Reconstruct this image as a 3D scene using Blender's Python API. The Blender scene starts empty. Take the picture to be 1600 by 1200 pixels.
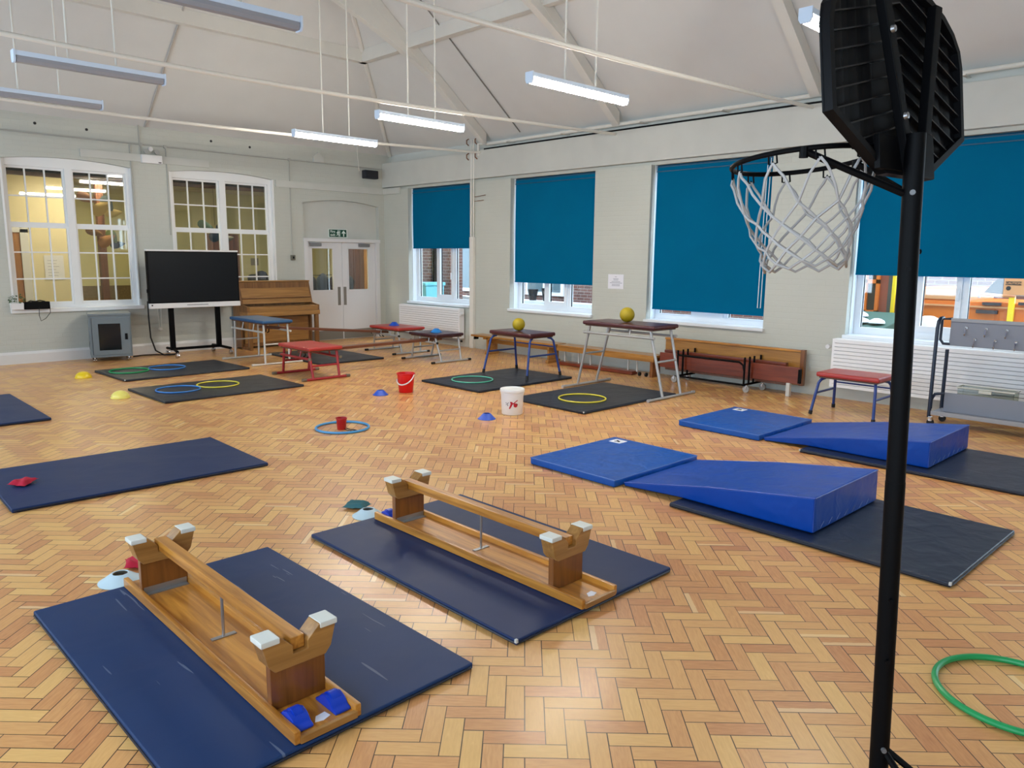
import bpy, bmesh, math, random
from mathutils import Vector, Matrix, Euler

random.seed(7)
scene = bpy.context.scene
COL = scene.collection
R = math.radians

# ------------------------------------------------------------------ camera, world, lights, exposure
CAM_FW = Vector((0.68753062, 0.7075242, -0.1634355))
CAM_RT = Vector((0.71828361, -0.69567873, 0.00998827))
CAM_UP = Vector((0.10663166, 0.12426028, 0.98650346))
cam_data = bpy.data.cameras.new('camera')
cam_data.sensor_fit = 'HORIZONTAL'
cam_data.sensor_width = 36.0
cam_data.lens = 1191.1 / 1600.0 * 36.0
cam_data.clip_start = 0.05
cam_data.clip_end = 200.0
cam = bpy.data.objects.new('camera', cam_data)
COL.objects.link(cam)
m3 = Matrix((CAM_RT, CAM_UP, -CAM_FW)).transposed()
cam.matrix_world = Matrix.Translation((0.0, 0.0, 1.7406)) @ m3.to_4x4()
scene.camera = cam

world = bpy.data.worlds.new('overcast_sky')
scene.world = world
world.use_nodes = True
wn = world.node_tree
bg = wn.nodes['Background']
bg.inputs['Color'].default_value = (0.66, 0.83, 1.0, 1.0)
bg.inputs['Strength'].default_value = 2.6

LED_STRENGTH = 34.0
CORRIDOR_GLOW = 13.0  # glow of the panels added beyond the back windows

scene.view_settings.view_transform = 'Standard'
scene.view_settings.look = 'None'
scene.view_settings.gamma = 1.0
scene.view_settings.use_curve_mapping = False
scene.view_settings.exposure = 1.60
scene.cycles.max_bounces = 10
scene.cycles.diffuse_bounces = 6
scene.cycles.glossy_bounces = 4
scene.cycles.transparent_max_bounces = 12
scene.cycles.sample_clamp_indirect = 8.0
scene.cycles.caustics_reflective = False
scene.cycles.caustics_refractive = False


def portal(name, loc, rot, sx, sy):
    l = bpy.data.lights.new(name, 'AREA')
    l.shape = 'RECTANGLE'
    l.size = sx
    l.size_y = sy
    l.cycles.is_portal = True
    o = bpy.data.objects.new(name, l)
    o.location = loc
    o.rotation_euler = rot
    COL.objects.link(o)


LEFT_WIN = [12.2, 9.13, 6.08, 3.03, 0.0, -3.0]
for yc in LEFT_WIN:
    portal('daylight_portal', (-1.62, yc, 2.05), (0, R(-90), 0), 2.3, 2.1)
for y0, y1, zb in ((11.3, 13.2, 1.93), (8.2, 10.1, 1.31), (5.1, 7.0, 0.99), (2.0, 3.95, 1.59)):
    portal('daylight_portal', (10.12, (y0 + y1) / 2, (0.85 + zb) / 2), (0, R(90), 0), zb - 0.85, y1 - y0)


# ------------------------------------------------------------------ materials
def lin(c):
    return tuple((x / 12.92 if x <= 0.04045 else ((x + 0.055) / 1.055) ** 2.4) for x in [v / 255.0 for v in c])


MATS = {}


def mat(name, rgb, rough=0.6, metal=0.0, spec=0.5, noise=0.0, nscale=8.0, bump=0.0, bscale=60.0, stretch=(1, 1, 1),
        emit=0.0, rgb2=None, coat=0.0, linear=False):
    if name in MATS:
        return MATS[name]
    m = bpy.data.materials.new(name)
    m.use_nodes = True
    nt = m.node_tree
    b = nt.nodes['Principled BSDF']
    c = rgb if linear else lin(rgb)
    b.inputs['Base Color'].default_value = (*c, 1)
    b.inputs['Roughness'].default_value = rough
    b.inputs['Metallic'].default_value = metal
    b.inputs['Specular IOR Level'].default_value = spec
    if coat:
        b.inputs['Coat Weight'].default_value = coat
        b.inputs['Coat Roughness'].default_value = 0.15
    if emit:
        b.inputs['Emission Color'].default_value = (*c, 1)
        b.inputs['Emission Strength'].default_value = emit
    if noise or bump:
        tc = nt.nodes.new('ShaderNodeTexCoord')
        mp = nt.nodes.new('ShaderNodeMapping')
        mp.inputs['Scale'].default_value = stretch
        nt.links.new(tc.outputs['Object'], mp.inputs['Vector'])
    if noise:
        n = nt.nodes.new('ShaderNodeTexNoise')
        n.inputs['Scale'].default_value = nscale
        n.inputs['Detail'].default_value = 5
        nt.links.new(mp.outputs['Vector'], n.inputs['Vector'])
        r = nt.nodes.new('ShaderNodeValToRGB')
        c2 = (lin(rgb2) if rgb2 else tuple(min(1, v * (1 + noise)) for v in c))
        c1 = c if rgb2 else tuple(v * (1 - noise) for v in c)
        r.color_ramp.elements[0].position = 0.3
        r.color_ramp.elements[1].position = 0.7
        r.color_ramp.elements[0].color = (*c1, 1)
        r.color_ramp.elements[1].color = (*c2, 1)
        nt.links.new(n.outputs['Fac'], r.inputs['Fac'])
        nt.links.new(r.outputs['Color'], b.inputs['Base Color'])
    if bump:
        n2 = nt.nodes.new('ShaderNodeTexNoise')
        n2.inputs['Scale'].default_value = bscale
        n2.inputs['Detail'].default_value = 3
        nt.links.new(mp.outputs['Vector'], n2.inputs['Vector'])
        bp = nt.nodes.new('ShaderNodeBump')
        bp.inputs['Strength'].default_value = bump
        bp.inputs['Distance'].default_value = 0.01
        nt.links.new(n2.outputs['Fac'], bp.inputs['Height'])
        nt.links.new(bp.outputs['Normal'], b.inputs['Normal'])
    MATS[name] = m
    return m


class NT:
    """small shader-node builder"""
    def __init__(self, m):
        self.t = m.node_tree

    def n(self, typ, **kw):
        nd = self.t.nodes.new(typ)
        for k, v in kw.items():
            setattr(nd, k, v)
        return nd

    def math(self, op, a, b=None, c=None):
        nd = self.n('ShaderNodeMath', operation=op)
        for i, x in enumerate((a, b, c)):
            if x is None:
                continue
            if isinstance(x, (int, float)):
                nd.inputs[i].default_value = x
            else:
                self.t.links.new(x, nd.inputs[i])
        return nd.outputs[0]

    def mix(self, fac, a, b):  # float mix
        return self.math('ADD', self.math('MULTIPLY', a, self.math('SUBTRACT', 1.0, fac)), self.math('MULTIPLY', b, fac))

    def link(self, a, b):
        self.t.links.new(a, b)


def floor_material():
    m = bpy.data.materials.new('herringbone_parquet')
    m.use_nodes = True
    k = NT(m)
    b = m.node_tree.nodes['Principled BSDF']
    geo = k.n('ShaderNodeNewGeometry')
    sx = k.n('ShaderNodeSeparateXYZ')
    k.link(geo.outputs['Position'], sx.inputs[0])
    X, Y = sx.outputs[0], sx.outputs[1]
    W = 0.0763
    s2 = 1 / math.sqrt(2)
    U = k.math('DIVIDE', k.math('SUBTRACT', k.math('MULTIPLY', k.math('SUBTRACT', X, Y), s2), 0.176), W)
    V = k.math('DIVIDE', k.math('SUBTRACT', k.math('MULTIPLY', k.math('ADD', X, Y), s2), 2.668), W)
    i = k.math('FLOOR', U)
    j = k.math('FLOOR', V)
    kk = k.math('FLOORED_MODULO', k.math('ADD', i, j), 6.0)
    isv = k.math('GREATER_THAN', kk, 2.5)
    fu = k.math('SUBTRACT', U, i)
    fv = k.math('SUBTRACT', V, j)
    al = k.mix(isv, k.math('ADD', fu, kk), k.math('ADD', fv, k.math('SUBTRACT', kk, 3.0)))
    ac = k.mix(isv, fv, fu)
    idx = k.mix(isv, k.math('SUBTRACT', i, kk), i)
    idy = k.mix(isv, j, k.math('SUBTRACT', j, k.math('SUBTRACT', kk, 3.0)))
    e1 = k.math('MINIMUM', ac, k.math('SUBTRACT', 1.0, ac))
    e2 = k.math('MINIMUM', al, k.math('SUBTRACT', 3.0, al))
    edge = k.math('MINIMUM', e1, e2)
    idv = k.n('ShaderNodeCombineXYZ')
    k.link(idx, idv.inputs[0])
    k.link(idy, idv.inputs[1])
    k.link(k.math('MULTIPLY', isv, 17.3), idv.inputs[2])
    wnn = k.n('ShaderNodeTexWhiteNoise')
    wnn.noise_dimensions = '3D'
    k.link(idv.outputs[0], wnn.inputs['Vector'])
    rnd = wnn.outputs['Value']
    rcol = k.n('ShaderNodeSeparateColor')
    k.link(wnn.outputs['Color'], rcol.inputs[0])
    # grain, stretched along the block
    gv = k.n('ShaderNodeCombineXYZ')
    k.link(k.math('ADD', k.math('MULTIPLY', al, 0.35), k.math('MULTIPLY', rnd, 61.0)), gv.inputs[0])
    k.link(k.math('ADD', k.math('MULTIPLY', ac, 2.6), k.math('MULTIPLY', rcol.outputs[1], 47.0)), gv.inputs[1])
    gn = k.n('ShaderNodeTexNoise')
    gn.inputs['Scale'].default_value = 3.0
    gn.inputs['Detail'].default_value = 6
    gn.inputs['Distortion'].default_value = 0.6
    k.link(gv.outputs[0], gn.inputs['Vector'])
    ramp = k.n('ShaderNodeValToRGB')
    cr = ramp.color_ramp
    stops = [(0.0, (158, 101, 55)), (0.16, (191, 133, 78)), (0.45, (212, 156, 95)), (0.80, (226, 173, 109)),
             (0.95, (235, 189, 125)), (1.0, (243, 211, 153))]
    while len(cr.elements) < len(stops):
        cr.elements.new(0.5)
    for e, (p, c) in zip(cr.elements, stops):
        e.position = p
        e.color = (*lin(c), 1)
    # large-scale wear: brighter, drier patches
    wear = k.n('ShaderNodeTexNoise')
    wear.inputs['Scale'].default_value = 0.45
    wear.inputs['Detail'].default_value = 3
    k.link(geo.outputs['Position'], wear.inputs['Vector'])
    val = k.math('ADD', k.math('MULTIPLY', k.math('SUBTRACT', gn.outputs['Fac'], 0.5), 0.60), k.math('ADD', k.math('MULTIPLY', rnd, 0.50), 0.24))
    val = k.math('ADD', val, k.math('MULTIPLY', k.math('SUBTRACT', wear.outputs['Fac'], 0.5), 0.30))
    k.link(val, ramp.inputs['Fac'])
    # sapwood stripe on a few blocks
    sap = k.math('MULTIPLY', k.math('GREATER_THAN', rcol.outputs[2], 0.965), k.math('LESS_THAN', ac, k.math('ADD', 0.30, k.math('MULTIPLY', gn.outputs['Fac'], 0.15))))
    mixs = k.n('ShaderNodeMix', data_type='RGBA')
    k.link(k.math('MULTIPLY', sap, 0.6), mixs.inputs[0])
    k.link(ramp.outputs[0], mixs.inputs[6])
    mixs.inputs[7].default_value = (*lin((238, 208, 152)), 1)
    hsv = k.n('ShaderNodeHueSaturation')
    k.link(mixs.outputs[2], hsv.inputs['Color'])
    k.link(k.math('ADD', 0.492, k.math('MULTIPLY', rcol.outputs[0], 0.016)), hsv.inputs['Hue'])
    seam = k.math('LESS_THAN', edge, k.math('ADD', 0.017, k.math('MULTIPLY', rcol.outputs[1], 0.016)))
    mixe = k.n('ShaderNodeMix', data_type='RGBA')
    k.link(k.math('MULTIPLY', seam, 0.95), mixe.inputs[0])
    k.link(hsv.outputs[0], mixe.inputs[6])
    mixe.inputs[7].default_value = (*lin((52, 30, 16)), 1)
    k.link(mixe.outputs[2], b.inputs['Base Color'])
    k.link(k.math('ADD', 0.28, k.math('ADD', k.math('MULTIPLY', rnd, 0.10), k.math('MULTIPLY', wear.outputs['Fac'], 0.10))), b.inputs['Roughness'])
    b.inputs['Specular IOR Level'].default_value = 0.4
    b.inputs['Coat Weight'].default_value = 0.28
    b.inputs['Coat Roughness'].default_value = 0.2
    # each block lies at a very slightly different tilt
    ht = k.math('SUBTRACT', k.math('ADD', k.math('MULTIPLY', k.math('MULTIPLY', ac, k.math('SUBTRACT', rcol.outputs[0], 0.5)), 0.35), k.math('MULTIPLY', gn.outputs['Fac'], 0.06)), k.math('MULTIPLY', seam, 0.35))
    bp = k.n('ShaderNodeBump')
    bp.inputs['Strength'].default_value = 0.35
    bp.inputs['Distance'].default_value = 0.004
    k.link(ht, bp.inputs['Height'])
    k.link(bp.outputs[0], b.inputs['Normal'])
    return m


def brick_paint(name, rgb, plane, rough=0.55, strength=0.32, mortar=None, c2=None, scale=1.0):
    """painted (or bare) brickwork: real brick courses as relief; plane 'x' = wall along X, 'y' = wall along Y"""
    m = bpy.data.materials.new(name)
    m.use_nodes = True
    k = NT(m)
    b = m.node_tree.nodes['Principled BSDF']
    b.inputs['Roughness'].default_value = rough
    geo = k.n('ShaderNodeNewGeometry')
    sx = k.n('ShaderNodeSeparateXYZ')
    k.link(geo.outputs['Position'], sx.inputs[0])
    cv = k.n('ShaderNodeCombineXYZ')
    k.link(sx.outputs[0 if plane == 'x' else 1], cv.inputs[0])
    k.link(sx.outputs[2], cv.inputs[1])
    br = k.n('ShaderNodeTexBrick')
    k.link(cv.outputs[0], br.inputs['Vector'])
    br.inputs['Scale'].default_value = 1.0
    br.inputs['Brick Width'].default_value = 0.225 * scale
    br.inputs['Row Height'].default_value = 0.075 * scale
    br.inputs['Mortar Size'].default_value = 0.006 * scale
    br.inputs['Mortar Smooth'].default_value = 0.4
    c = lin(rgb)
    br.inputs['Color1'].default_value = (*c, 1)
    br.inputs['Color2'].default_value = (*(lin(c2) if c2 else c), 1)
    br.inputs['Mortar'].default_value = (*(lin(mortar) if mortar else tuple(v * 0.985 for v in c)), 1)
    ns = k.n('ShaderNodeTexNoise')
    ns.inputs['Scale'].default_value = 1.3
    k.link(geo.outputs['Position'], ns.inputs['Vector'])
    hs = k.n('ShaderNodeHueSaturation')
    k.link(br.outputs['Color'], hs.inputs['Color'])
    k.link(k.math('ADD', 0.94, k.math('MULTIPLY', ns.outputs['Fac'], 0.12)), hs.inputs['Value'])
    k.link(hs.outputs[0], b.inputs['Base Color'])
    n2 = k.n('ShaderNodeTexNoise')
    n2.inputs['Scale'].default_value = 40
    k.link(geo.outputs['Position'], n2.inputs['Vector'])
    h = k.math('ADD', k.math('SUBTRACT', 1.0, br.outputs['Fac']), k.math('MULTIPLY', n2.outputs['Fac'], 0.35))
    bp = k.n('ShaderNodeBump')
    bp.inputs['Strength'].default_value = strength
    bp.inputs['Distance'].default_value = 0.006
    k.link(h, bp.inputs['Height'])
    k.link(bp.outputs[0], b.inputs['Normal'])
    return m


def wood(name, dark, light, rough=0.35, axis=1, scale=1.0, coat=0.2):
    if name in MATS:
        return MATS[name]
    m = bpy.data.materials.new(name)
    m.use_nodes = True
    k = NT(m)
    b = m.node_tree.nodes['Principled BSDF']
    tc = k.n('ShaderNodeTexCoord')
    mp = k.n('ShaderNodeMapping')
    s = [14.0 * scale] * 3
    s[axis] = 0.9 * scale
    mp.inputs['Scale'].default_value = s
    k.link(tc.outputs['Object'], mp.inputs['Vector'])
    n = k.n('ShaderNodeTexNoise')
    n.inputs['Scale'].default_value = 2.2
    n.inputs['Detail'].default_value = 7
    n.inputs['Distortion'].default_value = 0.7
    k.link(mp.outputs[0], n.inputs['Vector'])
    r = k.n('ShaderNodeValToRGB')
    r.color_ramp.elements[0].position = 0.30
    r.color_ramp.elements[1].position = 0.72
    r.color_ramp.elements[0].color = (*lin(dark), 1)
    r.color_ramp.elements[1].color = (*lin(light), 1)
    k.link(n.outputs['Fac'], r.inputs['Fac'])
    k.link(r.outputs[0], b.inputs['Base Color'])
    b.inputs['Roughness'].default_value = rough
    b.inputs['Coat Weight'].default_value = coat
    b.inputs['Coat Roughness'].default_value = 0.2
    MATS[name] = m
    return m


def vinyl(name, rgb, rough=0.38, wrinkle=0.25, wscale=7.0, scuff=0.0, grain=0.15, spec=0.5):
    """PVC mat cover: fine leather grain, soft wrinkles, optional pale scuffs"""
    if name in MATS:
        return MATS[name]
    m = bpy.data.materials.new(name)
    m.use_nodes = True
    k = NT(m)
    b = m.node_tree.nodes['Principled BSDF']
    b.inputs['Specular IOR Level'].default_value = spec
    tc = k.n('ShaderNodeTexCoord')
    n1 = k.n('ShaderNodeTexNoise')
    n1.inputs['Scale'].default_value = 2.5
    n1.inputs['Detail'].default_value = 4
    k.link(tc.outputs['Object'], n1.inputs['Vector'])
    c = lin(rgb)
    r = k.n('ShaderNodeValToRGB')
    r.color_ramp.elements[0].color = (*[v * 0.85 for v in c], 1)
    r.color_ramp.elements[1].color = (*[v * 1.15 for v in c], 1)
    k.link(n1.outputs['Fac'], r.inputs['Fac'])
    colour = r.outputs[0]
    if scuff:
        mp = k.n('ShaderNodeMapping')
        mp.inputs['Rotation'].default_value = (0, 0, R(-8))
        mp.inputs['Scale'].default_value = (26, 1.7, 1)
        k.link(tc.outputs['Object'], mp.inputs['Vector'])
        n3 = k.n('ShaderNodeTexNoise')
        n3.inputs['Scale'].default_value = 1.0
        n3.inputs['Detail'].default_value = 2
        k.link(mp.outputs[0], n3.inputs['Vector'])
        sf = k.math('MULTIPLY', k.math('GREATER_THAN', n3.outputs['Fac'], 0.80 - scuff * 0.07), 0.30)
        mx = k.n('ShaderNodeMix', data_type='RGBA')
        k.link(sf, mx.inputs[0])
        k.link(colour, mx.inputs[6])
        mx.inputs[7].default_value = (*lin((150, 160, 178)), 1)
        colour = mx.outputs[2]
    k.link(colour, b.inputs['Base Color'])
    k.link(k.math('ADD', rough - 0.06, k.math('MULTIPLY', n1.outputs['Fac'], 0.14)), b.inputs['Roughness'])
    n2 = k.n('ShaderNodeTexNoise')
    n2.inputs['Scale'].default_value = wscale
    n2.inputs['Detail'].default_value = 2
    n2.inputs['Distortion'].default_value = 0.5
    k.link(tc.outputs['Object'], n2.inputs['Vector'])
    n4 = k.n('ShaderNodeTexNoise')
    n4.inputs['Scale'].default_value = 260
    k.link(tc.outputs['Object'], n4.inputs['Vector'])
    bp = k.n('ShaderNodeBump')
    bp.inputs['Strength'].default_value = wrinkle
    bp.inputs['Distance'].default_value = 0.05
    k.link(n2.outputs['Fac'], bp.inputs['Height'])
    b2 = k.n('ShaderNodeBump')
    b2.inputs['Strength'].default_value = grain
    b2.inputs['Distance'].default_value = 0.002
    k.link(n4.outputs['Fac'], b2.inputs['Height'])
    k.link(bp.outputs[0], b2.inputs['Normal'])
    k.link(b2.outputs[0], b.inputs['Normal'])
    MATS[name] = m
    return m


def glass_mat(name, tint=(1, 1, 1), refl=0.06):
    m = bpy.data.materials.new(name)
    m.use_nodes = True
    t = m.node_tree
    t.nodes.clear()
    out = t.nodes.new('ShaderNodeOutputMaterial')
    tr = t.nodes.new('ShaderNodeBsdfTransparent')
    tr.inputs['Color'].default_value = (*tint, 1)
    gl = t.nodes.new('ShaderNodeBsdfGlossy')
    gl.inputs['Roughness'].default_value = 0.02
    mx = t.nodes.new('ShaderNodeMixShader')
    mx.inputs['Fac'].default_value = refl
    t.links.new(tr.outputs[0], mx.inputs[1])
    t.links.new(gl.outputs[0], mx.inputs[2])
    t.links.new(mx.outputs[0], out.inputs['Surface'])
    MATS[name] = m
    return m


GLASS = glass_mat('window_glass', (0.97, 0.99, 0.99), 0.07)
OLDGLASS = glass_mat('old_sash_glass', (0.93, 0.93, 0.88), 0.07)
FLOOR = floor_material()
BRICK_X = brick_paint('painted_brick_back', (188, 191, 184), 'x')
BRICK_Y = brick_paint('painted_brick_side', (191, 194, 186), 'y')
PLASTER = mat('smooth_wall_paint', (194, 196, 191), 0.6, noise=0.03, nscale=3)
CEIL = mat('ceiling_paint', (206, 207, 206), 0.75, noise=0.02, nscale=2)
TRUSS = mat('cream_truss_paint', (210, 209, 204), 0.55, noise=0.02, nscale=4)
WHITE = mat('white_gloss_paint', (222, 222, 224), 0.35)
DOORW = mat('white_door_paint', (214, 214, 216), 0.4)
UPVC = mat('white_window_frame', (226, 232, 238), 0.3)
CREAMW = mat('cream_white_sash', (228, 230, 232), 0.4)
SKIRT = mat('pale_skirting_paint', (214, 214, 214), 0.4)
PIPEW = mat('cream_pipe_paint', (222, 220, 213), 0.45)
BLIND = mat('teal_blind_fabric', (0, 98, 138), 0.9, spec=0.05, noise=0.03, nscale=2, bump=0.05, bscale=400)
RAIL = mat('teal_blind_bar', (0, 72, 104), 0.5)
RAD = mat('radiator_white', (236, 237, 240), 0.35)
NAVY = vinyl('navy_mat_vinyl', (24, 45, 86), 0.50, 0.10, 3.0, 0.0, spec=0.25)
NAVYS = vinyl('navy_mat_vinyl_scuffed', (25, 52, 94), 0.50, 0.12, 3.0, 1.7, spec=0.25)
DARK = vinyl('charcoal_mat_vinyl', (29, 33, 44), 0.42, 0.16, 6.0, 0.0, spec=0.35)
DARKB = vinyl('slate_mat_vinyl', (27, 36, 54), 0.36, 0.22, 6.0, 0.0, spec=0.4)
GREYM = vinyl('grey_mat_vinyl', (42, 44, 50), 0.45, 0.12, 5.0, 0.0)
EDGE = mat('mat_edge_binding', (18, 22, 38), 0.45)
MATTAB = mat('mat_corner_tab', (196, 196, 192), 0.6)
BLUEV = vinyl('bright_blue_vinyl', (2, 66, 160), 0.38, 0.35, 5.0, spec=0.25)
BLUEF = vinyl('mid_blue_vinyl', (16, 80, 166), 0.38, 0.5, 6.0, spec=0.3)
PIPING = mat('blue_piping', (64, 104, 178), 0.4)
OAK = wood('varnished_beam_wood', (146, 88, 26), (206, 142, 58), 0.36, 1, 1.0, 0.25)
OAKZ = wood('varnished_post_wood', (104, 58, 20), (140, 84, 34), 0.32, 2, 1.0, 0.4)
OAKX = wood('varnished_cap_wood', (140, 96, 46), (176, 128, 68), 0.35, 0, 1.0, 0.3)
PIANO = wood('honey_piano_wood', (132, 92, 46), (172, 126, 68), 0.35, 0, 0.8, 0.3)
PIANOD = wood('brown_piano_wood', (104, 68, 34), (140, 98, 54), 0.4, 2, 0.8, 0.2)
BENCHW = wood('golden_bench_wood', (140, 92, 34), (184, 130, 60), 0.35, 1, 0.7, 0.3)
REDW = wood('red_brown_wood', (92, 32, 12), (126, 50, 20), 0.35, 1, 0.7, 0.3)
PLANKW = wood('dark_plank_wood', (92, 52, 34), (124, 74, 50), 0.4, 0, 0.8, 0.3)
DOORWOOD = wood('orange_door_wood', (150, 96, 42), (184, 128, 66), 0.45, 2, 0.8, 0.1)
BROWNWOOD = wood('dark_brown_wood', (74, 44, 30), (104, 64, 44), 0.45, 2, 0.8, 0.1)
BLACK = mat('black_powder_coat', (5, 5, 7), 0.55, spec=0.1)
BLACKP = mat('black_plastic', (8, 8, 11), 0.5, spec=0.13)
RUBBER = mat('black_rubber', (16, 16, 16), 0.7)
SCREEN = mat('dark_screen_glass', (14, 17, 21), 0.3, spec=0.25)
SILVER = mat('brushed_steel', (170, 170, 172), 0.35, metal=0.85)
GALV = mat('galvanised_tube', (176, 176, 176), 0.42, metal=0.45)
WHITETUBE = mat('pale_grey_tube', (198, 196, 190), 0.4, metal=0.2)
CHROME = mat('chrome', (205, 205, 208), 0.15, metal=1.0)
GREYCAB = mat('blue_grey_cabinet', (108, 118, 124), 0.42)
GREYPLATE = mat('grey_kick_plate', (118, 114, 106), 0.5)
GREYBOARD = mat('grey_melamine', (128, 132, 144), 0.45)
REDV = vinyl('red_pad_vinyl', (170, 52, 48), 0.36, 0.10, 9.0)
MAROON = vinyl('maroon_pad_vinyl', (70, 26, 32), 0.32, 0.10, 9.0)
DKMAR = vinyl('dark_maroon_pad_vinyl', (56, 26, 36), 0.34, 0.10, 9.0)
BLUEPAD = vinyl('blue_pad_vinyl', (34, 78, 120), 0.45, 0.08, 9.0)
REDT = mat('red_tube_paint', (158, 36, 44), 0.4)
BLUET = mat('blue_tube_paint', (34, 62, 130), 0.38)
YBALL = mat('yellow_ball_rubber', (172, 150, 14), 0.5, noise=0.15, nscale=10, bump=0.3, bscale=220)
YDOME = mat('yellow_dome', (232, 200, 30), 0.35)
YDOME2 = mat('pale_yellow_dome', (238, 226, 116), 0.35)
CONEB = mat('blue_cone', (18, 74, 186), 0.4)
CONEL = mat('sky_blue_cone', (36, 128, 206), 0.4)
DISCB = mat('pale_blue_disc', (190, 212, 222), 0.4)
REDB = mat('red_bucket_plastic', (212, 12, 20), 0.3)
REDB2 = mat('dark_red_bucket_plastic', (170, 18, 26), 0.35)
TUBW = mat('white_tub_plastic', (228, 228, 228), 0.35)
LOGO = mat('logo_red', (176, 12, 40), 0.5)
INK = mat('black_ink', (22, 22, 26), 0.6)
GREYINK = mat('grey_ink', (150, 152, 166), 0.6)
PAPER = mat('white_paper', (226, 226, 234), 0.7)
HG = mat('green_hoop_plastic', (22, 150, 84), 0.35)
HG2 = mat('jade_hoop_plastic', (92, 190, 160), 0.35)
HB = mat('blue_hoop_plastic', (56, 130, 206), 0.35)
HB2 = mat('sky_hoop_plastic', (70, 150, 208), 0.35)
HY = mat('yellow_hoop_plastic', (224, 210, 62), 0.35)
BAGR = mat('red_beanbag_cloth', (180, 18, 52), 0.85, bump=0.3, bscale=120)
BAGT = mat('teal_beanbag_cloth', (50, 98, 104), 0.85, bump=0.3, bscale=120)
WHEELB = mat('blue_wheel_cover', (8, 56, 176), 0.28)
WHITECAP = mat('white_foot_rubber', (214, 216, 210), 0.5)
NETM = mat('grey_white_net_cord', (164, 160, 158), 0.8)
SIGNG = mat('sign_green', (10, 70, 50), 0.5)
SIGNW = mat('sign_white', (222, 232, 226), 0.5)
LEAF = mat('plant_leaf', (54, 88, 52), 0.6)
BAKE = mat('brown_bakelite', (120, 78, 52), 0.5)
LED = mat('lit_led_diffuser', (255, 247, 232), 0.5, emit=LED_STRENGTH)
LEDOFF = mat('unlit_led_diffuser', (150, 152, 160), 0.35)
FITTING = mat('light_fitting_daylight_blue', (206, 222, 242), 0.4)  # cool daylight put into the housing colour as a blue-white tint
CORGLOW = mat('added_panel_glow', (255, 244, 214), 0.5, emit=CORRIDOR_GLOW)  # glow for the added corridor panels
CORW = mat('corridor_cream_wall', (222, 210, 172), 0.7)
CORY = mat('corridor_yellow_wall', (192, 186, 140), 0.7)
CORF = mat('corridor_carpet', (112, 96, 68), 0.9, noise=0.2, nscale=30)
CORC = mat('corridor_ceiling', (196, 188, 168), 0.8)
COAT = mat('dark_coat_cloth', (34, 38, 48), 0.9)
TEALP = mat('pale_teal_plastic', (112, 190, 200), 0.4)
BAREBRICK = brick_paint('bare_red_brick', (112, 70, 60), 'y', 0.85, 0.6, mortar=(150, 142, 136), c2=(88, 58, 52))
BAREBRICKX = brick_paint('bare_red_brick_end', (112, 70, 60), 'x', 0.85, 0.6, mortar=(150, 142, 136), c2=(88, 58, 52))
PAVE = mat('outdoor_paving', (150, 150, 148), 0.85, noise=0.1, nscale=3)
ORANGE = mat('orange_machine_paint', (206, 104, 24), 0.4)
ORANGE2 = mat('pale_orange_panel', (206, 142, 92), 0.45)
YELLOW = mat('yellow_machine_paint', (232, 196, 24), 0.4)
DKGREEN = mat('dark_green_canvas', (38, 74, 62), 0.6)
CLEARP = glass_mat('clear_plastic_box', (0.86, 0.88, 0.84), 0.10)


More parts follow.
